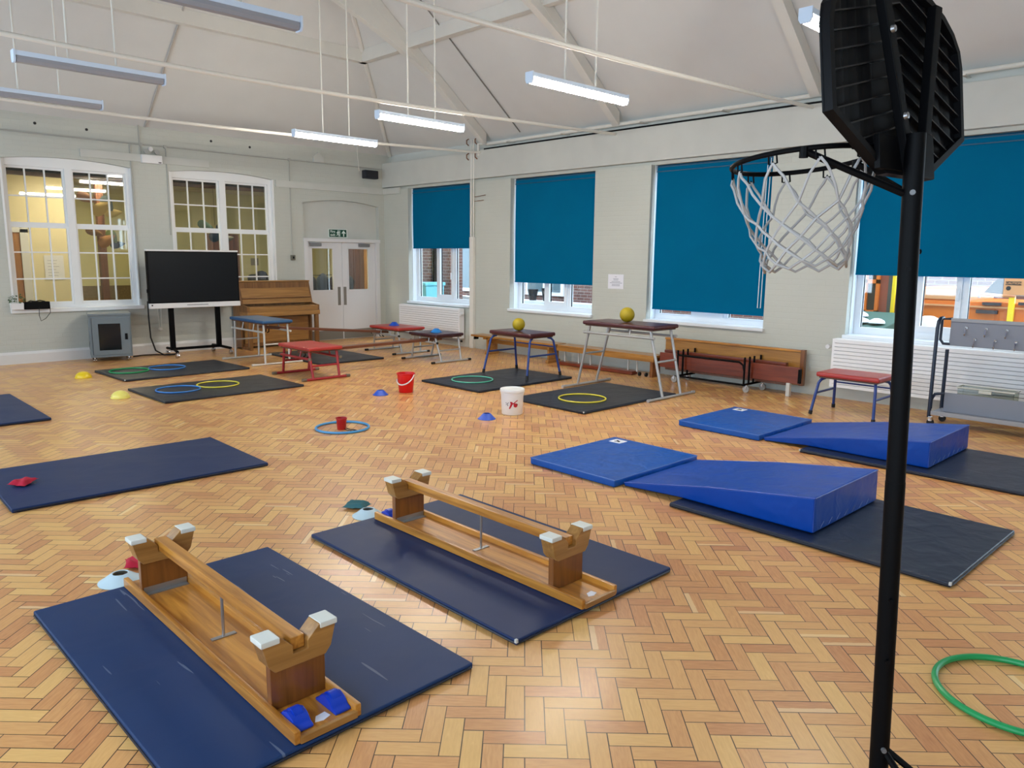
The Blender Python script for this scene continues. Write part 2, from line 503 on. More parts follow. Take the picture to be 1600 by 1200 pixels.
# ------------------------------------------------------------------ mesh helpers
class MB:
    def __init__(self):
        self.v = []
        self.f = []

    def add(self, vs, fs, M=None):
        o = len(self.v)
        for p in vs:
            p = Vector(p)
            self.v.append(M @ p if M is not None else p)
        for f in fs:
            self.f.append([o + i for i in f])
        return self

    def box(self, x0, x1, y0, y1, z0, z1, M=None):
        vs = [(x, y, z) for z in (z0, z1) for y in (y0, y1) for x in (x0, x1)]
        return self.add(vs, [(0, 2, 3, 1), (4, 5, 7, 6), (0, 1, 5, 4), (2, 6, 7, 3), (0, 4, 6, 2), (1, 3, 7, 5)], M)

    def prism(self, poly, axis, a, b, M=None):
        """poly = 2-D points; axis 'x': points are (y,z); 'y': (x,z); 'z': (x,y)"""
        def P(p, t):
            return {'x': (t, p[0], p[1]), 'y': (p[0], t, p[1]), 'z': (p[0], p[1], t)}[axis]
        n = len(poly)
        vs = [P(p, a) for p in poly] + [P(p, b) for p in poly]
        fs = [tuple(range(n)), tuple(range(2 * n - 1, n - 1, -1))]
        fs += [(i, (i + 1) % n, n + (i + 1) % n, n + i) for i in range(n)]
        return self.add(vs, fs, M)

    def path(self, pts, r, n=10, closed=False, M=None):
        pts = [Vector(p) for p in pts]
        N = len(pts)
        rr = r if isinstance(r, (list, tuple)) else [r] * N
        T = []
        for i in range(N):
            if closed:
                t = pts[(i + 1) % N] - pts[i - 1]
            else:
                t = pts[min(i + 1, N - 1)] - pts[max(i - 1, 0)]
            T.append(t.normalized())
        a = Vector((0, 0, 1)) if abs(T[0].z) < 0.9 else Vector((1, 0, 0))
        nrm = T[0].cross(a).normalized()
        vs, fs = [], []
        for i in range(N):
            if i:
                q = T[i - 1].rotation_difference(T[i])
                nrm = (q @ nrm)
                nrm = (nrm - T[i] * nrm.dot(T[i])).normalized()
            bn = T[i].cross(nrm)
            for j in range(n):
                t = 2 * math.pi * j / n
                vs.append(pts[i] + (nrm * math.cos(t) + bn * math.sin(t)) * rr[i])
        for i in range(N if closed else N - 1):
            for j in range(n):
                k = (i + 1) % N
                fs.append((i * n + j, i * n + (j + 1) % n, k * n + (j + 1) % n, k * n + j))
        if not closed:
            fs.append(tuple(range(n - 1, -1, -1)))
            fs.append(tuple((N - 1) * n + j for j in range(n)))
        return self.add(vs, fs, M)

    def tube(self, a, b, r, n=10, r1=None, M=None):
        return self.path([a, b], [r, r if r1 is None else r1], n, False, M)

    def ring(self, c, R0, r, n=48, m=10, M=None):
        return self.path([(c[0] + R0 * math.cos(2 * math.pi * i / n), c[1] + R0 * math.sin(2 * math.pi * i / n), c[2]) for i in range(n)], r, m, True, M)

    def lathe(self, prof, n=32, c=(0, 0, 0), M=None):
        vs, fs = [], []
        for (r, z) in prof:
            for j in range(n):
                t = 2 * math.pi * j / n
                vs.append((c[0] + r * math.cos(t), c[1] + r * math.sin(t), c[2] + z))
        for i in range(len(prof) - 1):
            for j in range(n):
                fs.append((i * n + j, i * n + (j + 1) % n, (i + 1) * n + (j + 1) % n, (i + 1) * n + j))
        if prof[0][0] > 1e-6:
            fs.append(tuple(range(n - 1, -1, -1)))
        if prof[-1][0] > 1e-6:
            fs.append(tuple((len(prof) - 1) * n + j for j in range(n)))
        return self.add(vs, fs, M)

    def build(self, name, material, parent=None, loc=(0, 0, 0), rot=(0, 0, 0), bevel=0.0, seg=2, smooth=35):
        me = bpy.data.meshes.new(name)
        bm = bmesh.new()
        bv = [bm.verts.new(p) for p in self.v]
        for f in self.f:
            try:
                bm.faces.new([bv[i] for i in f])
            except ValueError:
                pass
        bmesh.ops.recalc_face_normals(bm, faces=bm.faces)
        if bevel:
            es = [e for e in bm.edges if len(e.link_faces) == 2 and e.calc_face_angle(0) > R(30)]
            bmesh.ops.bevel(bm, geom=es, offset=bevel, segments=seg, profile=0.5, affect='EDGES', clamp_overlap=True)
        bm.to_mesh(me)
        bm.free()
        if smooth:
            for p in me.polygons:
                p.use_smooth = True
            me.set_sharp_from_angle(angle=R(smooth))
        me.materials.append(material)
        o = bpy.data.objects.new(name, me)
        COL.objects.link(o)
        if bevel and smooth:
            wn_ = o.modifiers.new('even_shading', 'WEIGHTED_NORMAL')
            wn_.keep_sharp = True
        if parent is not None:
            o.parent = parent
        o.location = loc
        o.rotation_euler = rot
        return o


def tag(o, label, cat, group=None):
    o['label'] = label
    o['category'] = cat
    if group:
        o['group'] = group
    return o


def thing(name, label, cat, loc=(0, 0, 0), rot=(0, 0, 0), group=None):
    o = bpy.data.objects.new(name, None)
    o.empty_display_size = 0.1
    COL.objects.link(o)
    o.location = loc
    o.rotation_euler = rot if isinstance(rot, (tuple, list)) else (0, 0, rot)
    return tag(o, label, cat, group)


def struct_empty(name, loc=(0, 0, 0)):
    o = bpy.data.objects.new(name, None)
    COL.objects.link(o)
    o.location = loc
    o['kind'] = 'structure'
    return o


def struct(o):
    o['kind'] = 'structure'
    return o


def text_part(name, body, size, material, parent, loc, rot, extrude=0.001, align='CENTER', bold=0.0):
    cu = bpy.data.curves.new(name, 'FONT')
    cu.body = body
    cu.size = size
    cu.extrude = extrude
    cu.offset = bold
    cu.align_x = align
    cu.align_y = 'CENTER'
    tmp = bpy.data.objects.new(name + '_tmp', cu)
    COL.objects.link(tmp)
    dg = bpy.context.evaluated_depsgraph_get()
    me = bpy.data.meshes.new_from_object(tmp.evaluated_get(dg))
    bpy.data.objects.remove(tmp)
    bpy.data.curves.remove(cu)
    me.materials.clear()
    me.materials.append(material)
    o = bpy.data.objects.new(name, me)
    COL.objects.link(o)
    o.parent = parent
    o.location = loc
    o.rotation_euler = rot
    return o


def copy_tree(o, parent=None):
    c = o.copy()
    COL.objects.link(c)
    c.parent = parent
    for ch in list(o.children):
        copy_tree(ch, c)
    return c


# ------------------------------------------------------------------ room shell
XW, YB, XL, YF = 9.74, 14.05, -1.30, -4.6
CT = 0.78          # ceiling pitch (rise per metre)
ZE = 3.87
XE = 9.92
XRIDGE = 4.25
ZR = ZE + CT * (XE - XRIDGE)
YR = YB - (XE - XRIDGE)
XEL = 2 * XRIDGE - XE

struct(MB().box(XL - 0.4, XW + 0.4, YF - 0.3, YB + 0.3, -0.12, 0.0).build('floor', FLOOR, smooth=0))

# back wall with two sash-window openings, a doorway and a shallow arched recess over the door
W1X = (2.72, 4.64)
W2X = (5.24, 7.20)
DX = (7.80, 9.60)
YT = YB + 0.30
ZS, ZA = 0.84, 3.17


def arc(x0, x1, z0, rise, n=16):
    c = (x0 + x1) / 2
    return [(x0 + (x1 - x0) * i / n, z0 + rise * (1 - ((x0 + (x1 - x0) * i / n - c) / ((x1 - x0) / 2)) ** 2)) for i in range(n + 1)]


wb = MB()
for a, b_ in ((XL - 0.4, W1X[0]), (W1X[1], W2X[0]), (W2X[1], DX[0]), (DX[1], XW + 0.4)):
    wb.box(a, b_, YB, YT, 0, 4.05)
for a, b_ in (W1X, W2X):
    wb.box(a, b_, YB, YT, 0, ZS)
    wb.prism([(a, 4.05)] + arc(a, b_, ZA, 0.07) + [(b_, 4.05)], 'y', YB, YT)
wb.prism([(DX[0], 4.05)] + arc(DX[0], DX[1], 2.78, 0.09) + [(DX[1], 4.05)], 'y', YB, YT)
struct(wb.build('wall_back', BRICK_X, smooth=0))
struct(MB().box(DX[0] + 0.001, DX[1] - 0.001, YB + 0.11, YT - 0.01, 2.09, 2.88).build('trim_23', PLASTER, smooth=0))

# right wall: piers, spandrels below the sills, recessed slot and plastered beam
WIN_R = [(11.22, 13.18), (8.15, 10.11), (5.10, 7.06), (2.02, 3.98), (-1.03, 0.93), (-4.08, -2.12)]
wr = MB()
edges = [YB + 0.3] + [e for (a, b_) in WIN_R for e in (b_, a)] + [YF - 0.3]
for i in range(0, len(edges), 2):
    wr.box(XW, XW + 0.34, edges[i + 1], edges[i], 0, 3.14)
for a, b_ in WIN_R:
    wr.box(XW, XW + 0.34, a, b_, 0, 0.78)
wr.box(XW + 0.06, XW + 0.34, YF - 0.3, YB, 3.14, 3.70)
struct(wr.build('wall_right', BRICK_Y, smooth=0))
struct(MB().box(XW - 0.04, XW + 0.34, YF - 0.3, YB - 0.002, 3.19, 3.69).box(XW + 0.2, XW + 0.34, YF - 0.3, YB - 0.002, 3.69, 3.95)
       .build('trim_1', PLASTER, bevel=0.006, smooth=0))

# left wall with tall daylight windows (outside the picture)
wl = MB()
le = [YB + 0.3] + [e for yc in LEFT_WIN for e in (yc + 1.05, yc - 1.05)] + [YF - 0.3]
for i in range(0, len(le), 2):
    wl.box(XL - 0.34, XL, le[i + 1], le[i], 0, 3.95)
for yc in LEFT_WIN:
    wl.box(XL - 0.34, XL, yc - 1.05, yc + 1.05, 0, 0.9)
    wl.box(XL - 0.34, XL, yc - 1.05, yc + 1.05, 3.2, 3.95)
struct(wl.build('wall_left', BRICK_Y, smooth=0))
struct(MB().prism([(XL - 0.5, 0), (XW + 0.5, 0), (XW + 0.5, 3.9), (XRIDGE, ZR + 0.4), (XL - 0.5, 3.9)], 'y', YF - 0.3, YF)
       .build('wall_front', PLASTER, smooth=0))

# hipped ceiling
cm = MB()
cv = [(XE, YF - 0.2, ZE), (XE, YB, ZE), (XRIDGE, YR, ZR), (XRIDGE, YF - 0.2, ZR), (XEL, YB, ZE), (XEL, YF - 0.2, ZE)]
up = Vector((0, 0, 0.12))
cm.add([Vector(p) for p in cv] + [Vector(p) + up for p in cv],
       [(0, 1, 2, 3), (1, 4, 2), (4, 5, 3, 2), (6, 9, 8, 7), (7, 8, 10), (10, 8, 9, 11), (0, 6, 7, 1), (1, 7, 10, 4), (4, 10, 11, 5)])
struct(cm.build('ceiling', CEIL, smooth=0))


def zc(x):
    return ZE + CT * min(XE - x, x - XEL)


# trusses: rafters under the slope and a curved brace (an arch) across the hall
n_trim = 2
for ty in (10.85, 7.78, 4.60, 1.50, -1.6):
    tb = MB()
    zlim = min(ZR, ZE + CT * (YB - ty))
    xr = max(XRIDGE + 0.1, XE - (zlim - ZE) / CT + 0.05)
    for sgn in (1, -1):
        def X(x):
            return x if sgn > 0 else 2 * XRIDGE - x
        a = XE - 0.16
        tb.prism([(X(a), zc(a) - 0.01), (X(xr), zc(xr) - 0.01), (X(xr), zc(xr) - 0.21), (X(a), zc(a) - 0.21)], 'y', ty - 0.065, ty + 0.065)
        low, high = [], []
        for i in range(15):
            t = i / 14
            x = 8.45 + (XRIDGE - 8.45) * t
            z = 4.80 + (6.02 - 4.80) * (1 - (1 - t) ** 1.9)
            low.append((X(x), z))
            high.append((X(x), min(zc(x) - 0.02, z + 0.52)))
        tb.prism(low + high[::-1], 'y', ty - 0.06, ty + 0.06)
        tb.prism([(X(8.62), 4.72), (X(8.40), 4.90), (X(8.46), 4.98), (X(8.68), 4.80)], 'y', ty - 0.07, ty + 0.07)
    struct(tb.build('trim_%d' % n_trim, TRUSS, smooth=0))
    n_trim += 1
# purlins on the right slope, the hip and the left slope
XP = 8.07
YP = YB - (XE - XP)
pl = MB()
zt = zc(XP)
pl.prism([(XP - 0.06, zt + 0.04), (XP + 0.06, zt - 0.05), (XP + 0.06, zt - 0.17), (XP - 0.06, zt - 0.17)], 'y', YF, YP + 0.06)
XPL = 2 * XRIDGE - XP
pl.prism([(XPL + 0.06, zt + 0.04), (XPL - 0.06, zt - 0.05), (XPL - 0.06, zt - 0.17), (XPL + 0.06, zt - 0.17)], 'y', YF, YP + 0.06)
pl.prism([(YP - 0.06, zt + 0.04), (YP + 0.06, zt - 0.05), (YP + 0.06, zt - 0.17), (YP - 0.06, zt - 0.17)], 'x', XPL - 0.06, XP + 0.06)
# hip beads and one strut above the purlin corner
for k_ in (0,):
    pl.tube((XE - 0.05, YB - 0.05, ZE), (XRIDGE + 0.1, YR + 0.1, ZR - 0.06), 0.045, 8)
struct(pl.build('trim_%d' % n_trim, TRUSS, smooth=0))
n_trim += 1

tag(MB().tube((4.88, YB - 0.02, ZE), (4.88, YB - 3.9, ZE + 3.88 * CT - 0.02), 0.016, 8).build('roof_conduit', mat('roof_conduit_paint', (176, 172, 168), 0.5)), 'thin painted conduit climbing the back roof slope above the emergency light', 'conduit')
tag(MB().tube((XE - 0.1, 9.97, ZE + 0.06), (7.3, 9.97, zc(7.3) - 0.02), 0.010, 8).build('roof_cable', mat('grey_cable', (120, 118, 114), 0.6)), 'grey cable running down the roof slope beside the first truss', 'cable')

# iron tie bars, one at each truss
for ty in (10.89, 7.74, 4.60, 1.5):
    pts = [(XL + (9.70 - XL) * i / 20, ty, 3.50 + 0.15 * (abs(i / 20 - 0.45) / 0.55) ** 1.6) for i in range(21)]
    tag(MB().path(pts, 0.022, 10).build('tie_bar', PIPEW),
        {10.89: 'cream iron tie bar across the hall ending above the boxed corner pipe',
         7.74: 'cream iron tie bar across the hall ending over the pier with the notice',
         4.60: 'cream iron tie bar across the hall ending just beside the basketball backboard',
         1.5: 'cream iron tie bar across the hall behind the basketball backboard'}[ty], 'tie bar', 'iron tie bars across the hall')

# skirtings on the back wall
bs = MB()
for a, b_ in ((XL, W2X[1] + 0.02), (W2X[1] + 0.02, DX[0] - 0.06)):
    bs.prism([(YB, 0), (YB - 0.028, 0), (YB - 0.028, 0.15), (YB - 0.012, 0.19), (YB, 0.19)], 'x', a, b_)
struct(bs.build('baseboard_back', SKIRT, smooth=0))

# ------------------------------------------------------------------ back sash windows


def sash_window(n, x0, x1, cream):
    w = struct_empty('window_%d' % n, (0, 0, 0))
    ya, yb = YB + 0.09, YB + 0.20
    zb, zt_ = ZS + 0.02, ZA
    fr = MB()
    xc = (x0 + x1) / 2
    fr.box(x0, x0 + 0.085, ya, yb, zb + 0.05, zt_ - 0.09)
    fr.box(x1 - 0.085, x1, ya, yb, zb + 0.05, zt_ - 0.09)
    fr.box(xc - 0.055, xc + 0.055, ya, yb, zb + 0.05, zt_ - 0.09)
    fr.prism([(x0, zt_ - 0.09), (x1, zt_ - 0.09)] + arc(x0, x1, ZA, 0.069)[::-1], 'y', ya, yb)
    fr.box(x0, x1, ya, yb, zb, zb + 0.05)
    fr.build('window_frame', cream, w, smooth=0)
    for (a, b_) in ((x0 + 0.085, xc - 0.055), (xc + 0.055, x1 - 0.085)):
        for (za, zz, rows, dy) in ((2.17, zt_ - 0.09, 2, 0.012), (zb + 0.05, 2.17, 3, -0.016)):
            s = MB()
            y0, y1 = ya + 0.035 + dy, ya + 0.07 + dy
            s.box(a, a + 0.028, y0, y1, za + 0.05, zz - 0.035).box(b_ - 0.028, b_, y0, y1, za + 0.05, zz - 0.035)
            s.box(a, b_, y0, y1, za, za + 0.05).box(a, b_, y0, y1, zz - 0.035, zz)
            for i in (1, 2):
                x = a + (b_ - a) * i / 3
                s.box(x - 0.011, x + 0.011, y0 + 0.004, y1 - 0.004, za + 0.05, zz - 0.035)
            for i in range(1, rows):
                z = za + (zz - za) * i / rows
                s.box(a + 0.028, b_ - 0.028, y0 + 0.006, y1 - 0.006, z - 0.011, z + 0.011)
            sa = s.build('sash', cream, w, smooth=0)
            MB().box(a + 0.01, b_ - 0.01, (y0 + y1) / 2 - 0.002, (y0 + y1) / 2 + 0.002, za + 0.02, zz - 0.02).build('pane', OLDGLASS, sa, smooth=0)
    # linings and sill
    l = MB()
    l.box(x0, x0 + 0.03, YB + 0.002, ya, zb, zt_).box(x1 - 0.03, x1, YB + 0.002, ya, zb, zt_)
    l.build('lining', cream, w, smooth=0)
    MB().box(x0 - 0.03, x1 + 0.03, YB - 0.05, ya + 0.02, ZS - 0.04, ZS + 0.022).build('window_sill', cream, w, bevel=0.006, smooth=0)
    return w


sash_window(1, W1X[0], W1X[1], CREAMW)
sash_window(2, W2X[0], W2X[1], CREAMW)


# ------------------------------------------------------------------ right-hand casement windows and blinds
def casement(n, y0, y1):
    w = struct_empty('window_%d' % n, (0, 0, 0))
    xa, xb = XW + 0.22, XW + 0.29
    z0, z1 = 0.82, 3.14
    fr = MB()
    fr.box(xa, xb, y0, y0 + 0.09, z0 + 0.09, z1 - 0.09).box(xa, xb, y1 - 0.09, y1, z0 + 0.09, z1 - 0.09)
    fr.box(xa, xb, y0, y1, z0, z0 + 0.09).box(xa, xb, y0, y1, z1 - 0.09, z1)
    ys = [y0 + 0.09, y0 + 0.09 + (y1 - y0 - 0.18) * 0.345, y0 + 0.09 + (y1 - y0 - 0.18) * 0.655, y1 - 0.09]
    for i in (1, 2):
        fr.box(xa, xb, ys[i] - 0.035, ys[i] + 0.035, z0 + 0.09, z1 - 0.09)
    fr.build('window_frame', UPVC, w, smooth=0)
    # opening sash in the middle light
    s = MB()
    a, b_ = ys[1] + 0.035, ys[2] - 0.035
    s.box(xa - 0.022, xb - 0.02, a, a + 0.06, z0 + 0.155, z1 - 0.155).box(xa - 0.022, xb - 0.02, b_ - 0.06, b_, z0 + 0.155, z1 - 0.155)
    s.box(xa - 0.022, xb - 0.02, a, b_, z0 + 0.085, z0 + 0.155).box(xa - 0.022, xb - 0.02, a, b_, z1 - 0.155, z1 - 0.085)
    sa = s.build('sash', UPVC, w, smooth=0)
    MB().path([(xa - 0.03, a + 0.03, 1.30), (xa - 0.055, a + 0.03, 1.30), (xa - 0.055, a + 0.03, 1.43)], 0.009, 8).build('window_handle', UPVC, sa)
    seal = MB()
    for i in range(3):
        p0 = ys[i] + (0.035 if i else 0) + (0.06 if i == 1 else 0)
        p1 = ys[i + 1] - (0.035 if i < 2 else 0) - (0.06 if i == 1 else 0)
        MB().box(xa + 0.03, xa + 0.036, p0 - 0.01, p1 + 0.01, z0 + 0.08, z1 - 0.08).build('pane', GLASS, w, smooth=0)
        for yy in (p0, p1):
            seal.box(xa + 0.022, xa + 0.044, yy - 0.006, yy + 0.006, z0 + 0.085 + (0.07 if i == 1 else 0), z1 - 0.08)
    seal.build('glazing_seal', BLACKP, w, smooth=0)
    # white reveal linings and sill board
    MB().box(XW + 0.10, xa, y1 - 0.012, y1 + 0.001, z0, z1).box(XW + 0.10, xa, y0 - 0.001, y0 + 0.012, z0, z1).build('lining', UPVC, w, smooth=0)
    MB().box(XW - 0.045, xa + 0.01, y0 - 0.02, y1 + 0.02, 0.775, 0.822).build('window_sill', UPVC, w, bevel=0.008, smooth=0)
    return w


for i, (y0, y1) in enumerate(WIN_R[:4]):
    casement(3 + i, y0, y1)
for i, (y0, y1) in enumerate(WIN_R[4:]):
    casement(7 + i, y0, y1)

BLINDS = [(11.26, 13.20, 1.925, 'teal roller blind nearest the back corner, drawn less than halfway'),
          (8.20, 10.08, 1.315, 'teal roller blind between the boxed pipe and the wall notice'),
          (5.14, 7.02, 0.99, 'teal roller blind drawn almost to the sill, behind the basketball net'),
          (2.06, 3.97, 1.585, 'teal roller blind behind the basketball pole and backboard')]
for k_, (y0, y1, zb, lab) in enumerate(BLINDS):
    y1 = min(y1, WIN_R[k_][1] - 0.03)
    b_ = thing('roller_blind', lab, 'blind', (XW + 0.13, (y0 + y1) / 2, 3.11), 0, 'teal roller blinds')
    h = (y1 - y0) / 2
    f = MB()
    nseg = 12
    vs, fs = [], []
    for side in (0, 1):
        for i in range(nseg + 1):
            z = -0.01 + (zb - 3.10) * i / nseg
            bow = 0.012 * math.sin(math.pi * i / nseg)
            for yy in (-h, h):
                vs.append((-0.025 + side * 0.003 - bow, yy * (1 - 0.006 * math.sin(math.pi * i / nseg)), z))
    n2 = 2 * (nseg + 1)
    for i in range(nseg):
        a = 2 * i
        fs.append((a, a + 1, a + 3, a + 2))
        fs.append((n2 + a, n2 + a + 2, n2 + a + 3, n2 + a + 1))
        fs.append((a, a + 2, n2 + a + 2, n2 + a))
        fs.append((a + 1, n2 + a + 1, n2 + a + 3, a + 3))
    fs.append((0, n2, n2 + 1, 1))
    fs.append((n2 - 2, n2 - 1, 2 * n2 - 1, 2 * n2 - 2))
    f.add(vs, fs).build('blind_fabric', BLIND, b_, smooth=60)
    MB().tube((0, -h, 0), (0, h, 0), 0.026, 14).build('roller_tube', RAIL, b_)
    MB().box(-0.04, -0.018, -h, h, -0.075, -0.062).build('headrail_edge', RAIL, b_, smooth=0)
    MB().box(-0.033, -0.019, -h, h, zb - 3.125, zb - 3.10).build('bottom_bar', BLIND, b_, bevel=0.004)
    if k_ in (2,):
        MB().path([(-0.07, -h + 0.02, -0.02), (-0.085, -h + 0.03, -1.0), (-0.10, -h + 0.03, -2.02), (-0.10, -h + 0.075, -2.02), (-0.085, -h + 0.075, -1.0), (-0.07, -h + 0.065, -0.02)], 0.006, 6).build('pull_cord', UPVC, b_)

# ------------------------------------------------------------------ doors
d = struct_empty('door_1', (0, 0, 0))
y0, y1 = YB + 0.03, YB + 0.09
fr = MB()
fr.box(DX[0], DX[0] + 0.09, YB - 0.015, y1, 0, 2.02).box(DX[1] - 0.09, DX[1], YB - 0.015, y1, 0, 2.02)
fr.box(DX[0] - 0.01, DX[1] + 0.01, YB - 0.03, y1, 2.02, 2.09)
fr.build('door_frame', DOORW, d, smooth=0)
for side, (a, b_) in enumerate(((7.895, 8.682), (8.688, 9.505))):
    g0, g1 = ((7.98, 8.475), (8.83, 9.335))[side]
    lf = MB()
    lf.box(a, g0, y0, y1 - 0.01, 0.005, 2.015).box(g1, b_, y0, y1 - 0.01, 0.005, 2.015)
    lf.box(g0, g1, y0, y1 - 0.01, 0.005, 1.03).box(g0, g1, y0, y1 - 0.01, 1.90, 2.015)
    leaf = lf.build('door_leaf', DOORW, d, smooth=0)
    bd = MB()
    for q in ((g0 - 0.012, g0 + 0.012, 1.02, 1.91), (g1 - 0.012, g1 + 0.012, 1.02, 1.91), (g0, g1, 1.02, 1.044), (g0, g1, 1.888, 1.91)):
        bd.box(q[0], q[1], y0 - 0.008, y0 + 0.004, q[2], q[3])
    bd.build('glazing_bead', DOORW, leaf, smooth=0)
    MB().box(g0, g1, y0 + 0.02, y0 + 0.026, 1.03, 1.90).build('door_glass', OLDGLASS, leaf, smooth=0)
    MB().box(a + 0.01, b_ - 0.01, y0 - 0.004, y0, 0.012, 0.20).build('kick_plate', GREYPLATE, leaf, smooth=0)
    hx = 8.60 if side == 0 else 8.74
    MB().box(hx - 0.033, hx + 0.033, y0 - 0.005, y0, 0.72, 1.10).build('push_plate', GREYPLATE, leaf, smooth=0)
    cx = 8.06 if side == 0 else 9.22
    MB().box(cx - 0.13, cx + 0.13, y0 - 0.055, y0, 1.935, 2.0).build('door_closer', mat('door_closer_grey', (120, 120, 122), 0.4), leaf, bevel=0.008)

# ------------------------------------------------------------------ corridor beyond the back wall
struct(MB().box(1.2, 10.6, YT, 19.2, -0.1, 0.0).build('floor_corridor', CORF, smooth=0))
struct(MB().box(1.2, 10.6, YT, 19.2, 3.24, 3.34).build('ceiling_corridor', CORC, smooth=0))
struct(MB().box(1.2, 4.12, 16.2, 16.4, 0, 3.24).box(1.0, 1.2, YT, 16.4, 0, 3.24).build('wall_corridor_near', CORW, smooth=0))
struct(MB().box(4.0, 10.6, 19.0, 19.2, 0, 3.24).box(4.0, 4.12, 16.4, 19.0, 0, 3.24).box(10.56, 10.7, YT, 19.2, 0, 3.24).build('wall_corridor_far', CORY, smooth=0))
struct(MB().box(1.2, 10.05, 14.44, 14.51, 3.03, 3.24).build('trim_21', BLACKP, smooth=0))
struct(MB().box(1.2, 10.05, 14.52, 14.62, 2.97, 3.24).build('trim_20', BROWNWOOD, smooth=0))
d2 = struct_empty('door_2')
MB().box(3.02, 3.34, 16.14, 16.2, 0, 2.1).build('door_leaf', DOORWOOD, d2, smooth=0)
MB().box(3.34, 3.47, 16.12, 16.2, 0, 2.16).box(2.94, 3.47, 16.12, 16.2, 2.1, 2.2).build('door_frame', WHITE, d2, smooth=0)
d3 = struct_empty('door_3')
MB().box(9.72, 10.22, 15.6, 15.66, 0, 2.3).build('door_leaf', BROWNWOOD, d3, smooth=0)
MB().box(9.66, 9.72, 15.58, 15.68, 0, 2.35).box(10.22, 10.32, 15.58, 15.68, 0, 2.35).build('door_frame', DOORWOOD, d3, smooth=0)
tag(MB().box(4.95, 5.08, 17.2, 17.34, 0, 3.24).build('timber_post', BROWNWOOD, smooth=0), 'dark brown timber post in the corridor behind the plant window', 'post')
tag(MB().box(7.19, 7.95, 17.3, 17.38, 0, 2.21).build('cupboard_end', BROWNWOOD, smooth=0), 'dark brown panel in the corridor above the screen, behind the second sash window', 'panel')
for i, (x, y, lab) in enumerate(((4.15, 15.2, 'added lit panel over the cream corridor wall, standing in for glass reflections'), (4.95, 16.9, 'added lit panel beyond the paper fish, standing in for glass reflections'),
                                 (7.3, 15.1, 'added lit panel in the corridor behind the second sash window'), (9.3, 15.3, 'added lit panel in the corridor behind the double doors'))):
    c = thing('added_light_panel', lab, 'added light panel', (x, y, 3.235), 0, 'added corridor light panels')  # added panels making the white patches of reflections in the old glass
    MB().box(-0.42, 0.42, -0.3, 0.3, -0.03, 0).build('frame', WHITE, c, smooth=0)
    MB().box(-0.38, 0.38, -0.26, 0.26, -0.034, -0.03).build('diffuser', CORGLOW, c, smooth=0)
nt_ = thing('wall_notice', 'white printed sheets on the cream corridor wall behind the sash window', 'notice', (3.86, 16.19, 1.5))
MB().box(-0.16, 0.16, -0.004, 0, -0.24, 0.2).build('paper', PAPER, nt_, smooth=0)
ml = MB()
for i in range(6):
    ml.box(-0.11, 0.02 + 0.09 * random.random(), -0.006, -0.004, 0.1 - i * 0.055, 0.108 - i * 0.055)
ml.build('printed_lines', GREYINK, nt_, smooth=0)


def paper_shape(parent, name, material, pts, bulge, M):
    m = MB()
    n = len(pts)
    c = Vector((sum(p[0] for p in pts) / n, 0, sum(p[1] for p in pts) / n))
    vs = [Vector((p[0], 0, p[1])) for p in pts]
    mid = [c + (v - c) * 0.55 + Vector((0, -bulge, 0)) for v in vs]
    mid2 = [c + (v - c) * 0.55 + Vector((0, bulge, 0)) for v in vs]
    allv = vs + mid + [c + Vector((0, -bulge * 1.25, 0))] + mid2 + [c + Vector((0, bulge * 1.25, 0))]
    fs = []
    for i in range(n):
        j = (i + 1) % n
        fs += [(i, j, n + j, n + i), (n + i, n + j, 2 * n), (i, 2 * n + 1 + i, 2 * n + 1 + j, j), (2 * n + 1 + i, 3 * n + 1, 2 * n + 1 + j)]
    m.add(allv, fs, M)
    m.build(name, material, parent, smooth=60)


def leaf_outline(l, w, n=14):
    return [(l * math.cos(2 * math.pi * i / n) / 2, w * math.sin(2 * math.pi * i / n) / 2 * (1 - 0.5 * math.cos(2 * math.pi * i / n))) for i in range(n)]


for (x, y, z, cols, lab, s) in ((4.35, 15.0, 2.52, [(150, 108, 84), (176, 150, 92), (110, 124, 128), (190, 168, 110)], 'hanging paper fish in pink, grey and yellow seen through the plant window', 1.0),
                                (4.48, 15.25, 1.96, [(120, 86, 52), (150, 104, 60), (92, 104, 52), (44, 44, 50)], 'hanging brown and green paper creature below the paper fish', 0.9),
                                (6.50, 15.2, 2.12, [(52, 84, 62), (40, 44, 54), (52, 56, 66), (88, 84, 76)], 'hanging dark paper cut-outs above the black screen', 1.0)):
    p = thing('paper_decoration', lab, 'decoration', (x, y, z), 0, 'paper decorations in the corridor')
    for i, c in enumerate(cols):
        a = R((20, -35, 60, -10)[i])
        M = Matrix.Translation((((-0.18, 0.05, 0.16, 0.26)[i]) * s, 0.02 * i, ((0.18, 0.02, 0.10, -0.06)[i]) * s)) @ Matrix.Rotation(a, 4, 'Y')
        paper_shape(p, 'paper_piece', mat('paper_%d_%d_%d' % c, c, 0.7), leaf_outline((0.34, 0.38, 0.30, 0.30)[i] * s, (0.16, 0.2, 0.18, 0.14)[i] * s), 0.02, M)
    MB().tube((0, 0, 0.2), (0, 0, 3.23 - z), 0.003, 5).build('string', BLACKP, p)
ct = thing('coat_rail', 'dark coats heaped on a rail seen through the left door glass', 'coats', (8.82, 15.1, 0))
MB().path([(-0.4, 0, 0), (-0.4, 0, 1.32), (0.45, 0, 1.32), (0.45, 0, 0)], 0.015, 8).build('rail_frame', BLACK, ct)
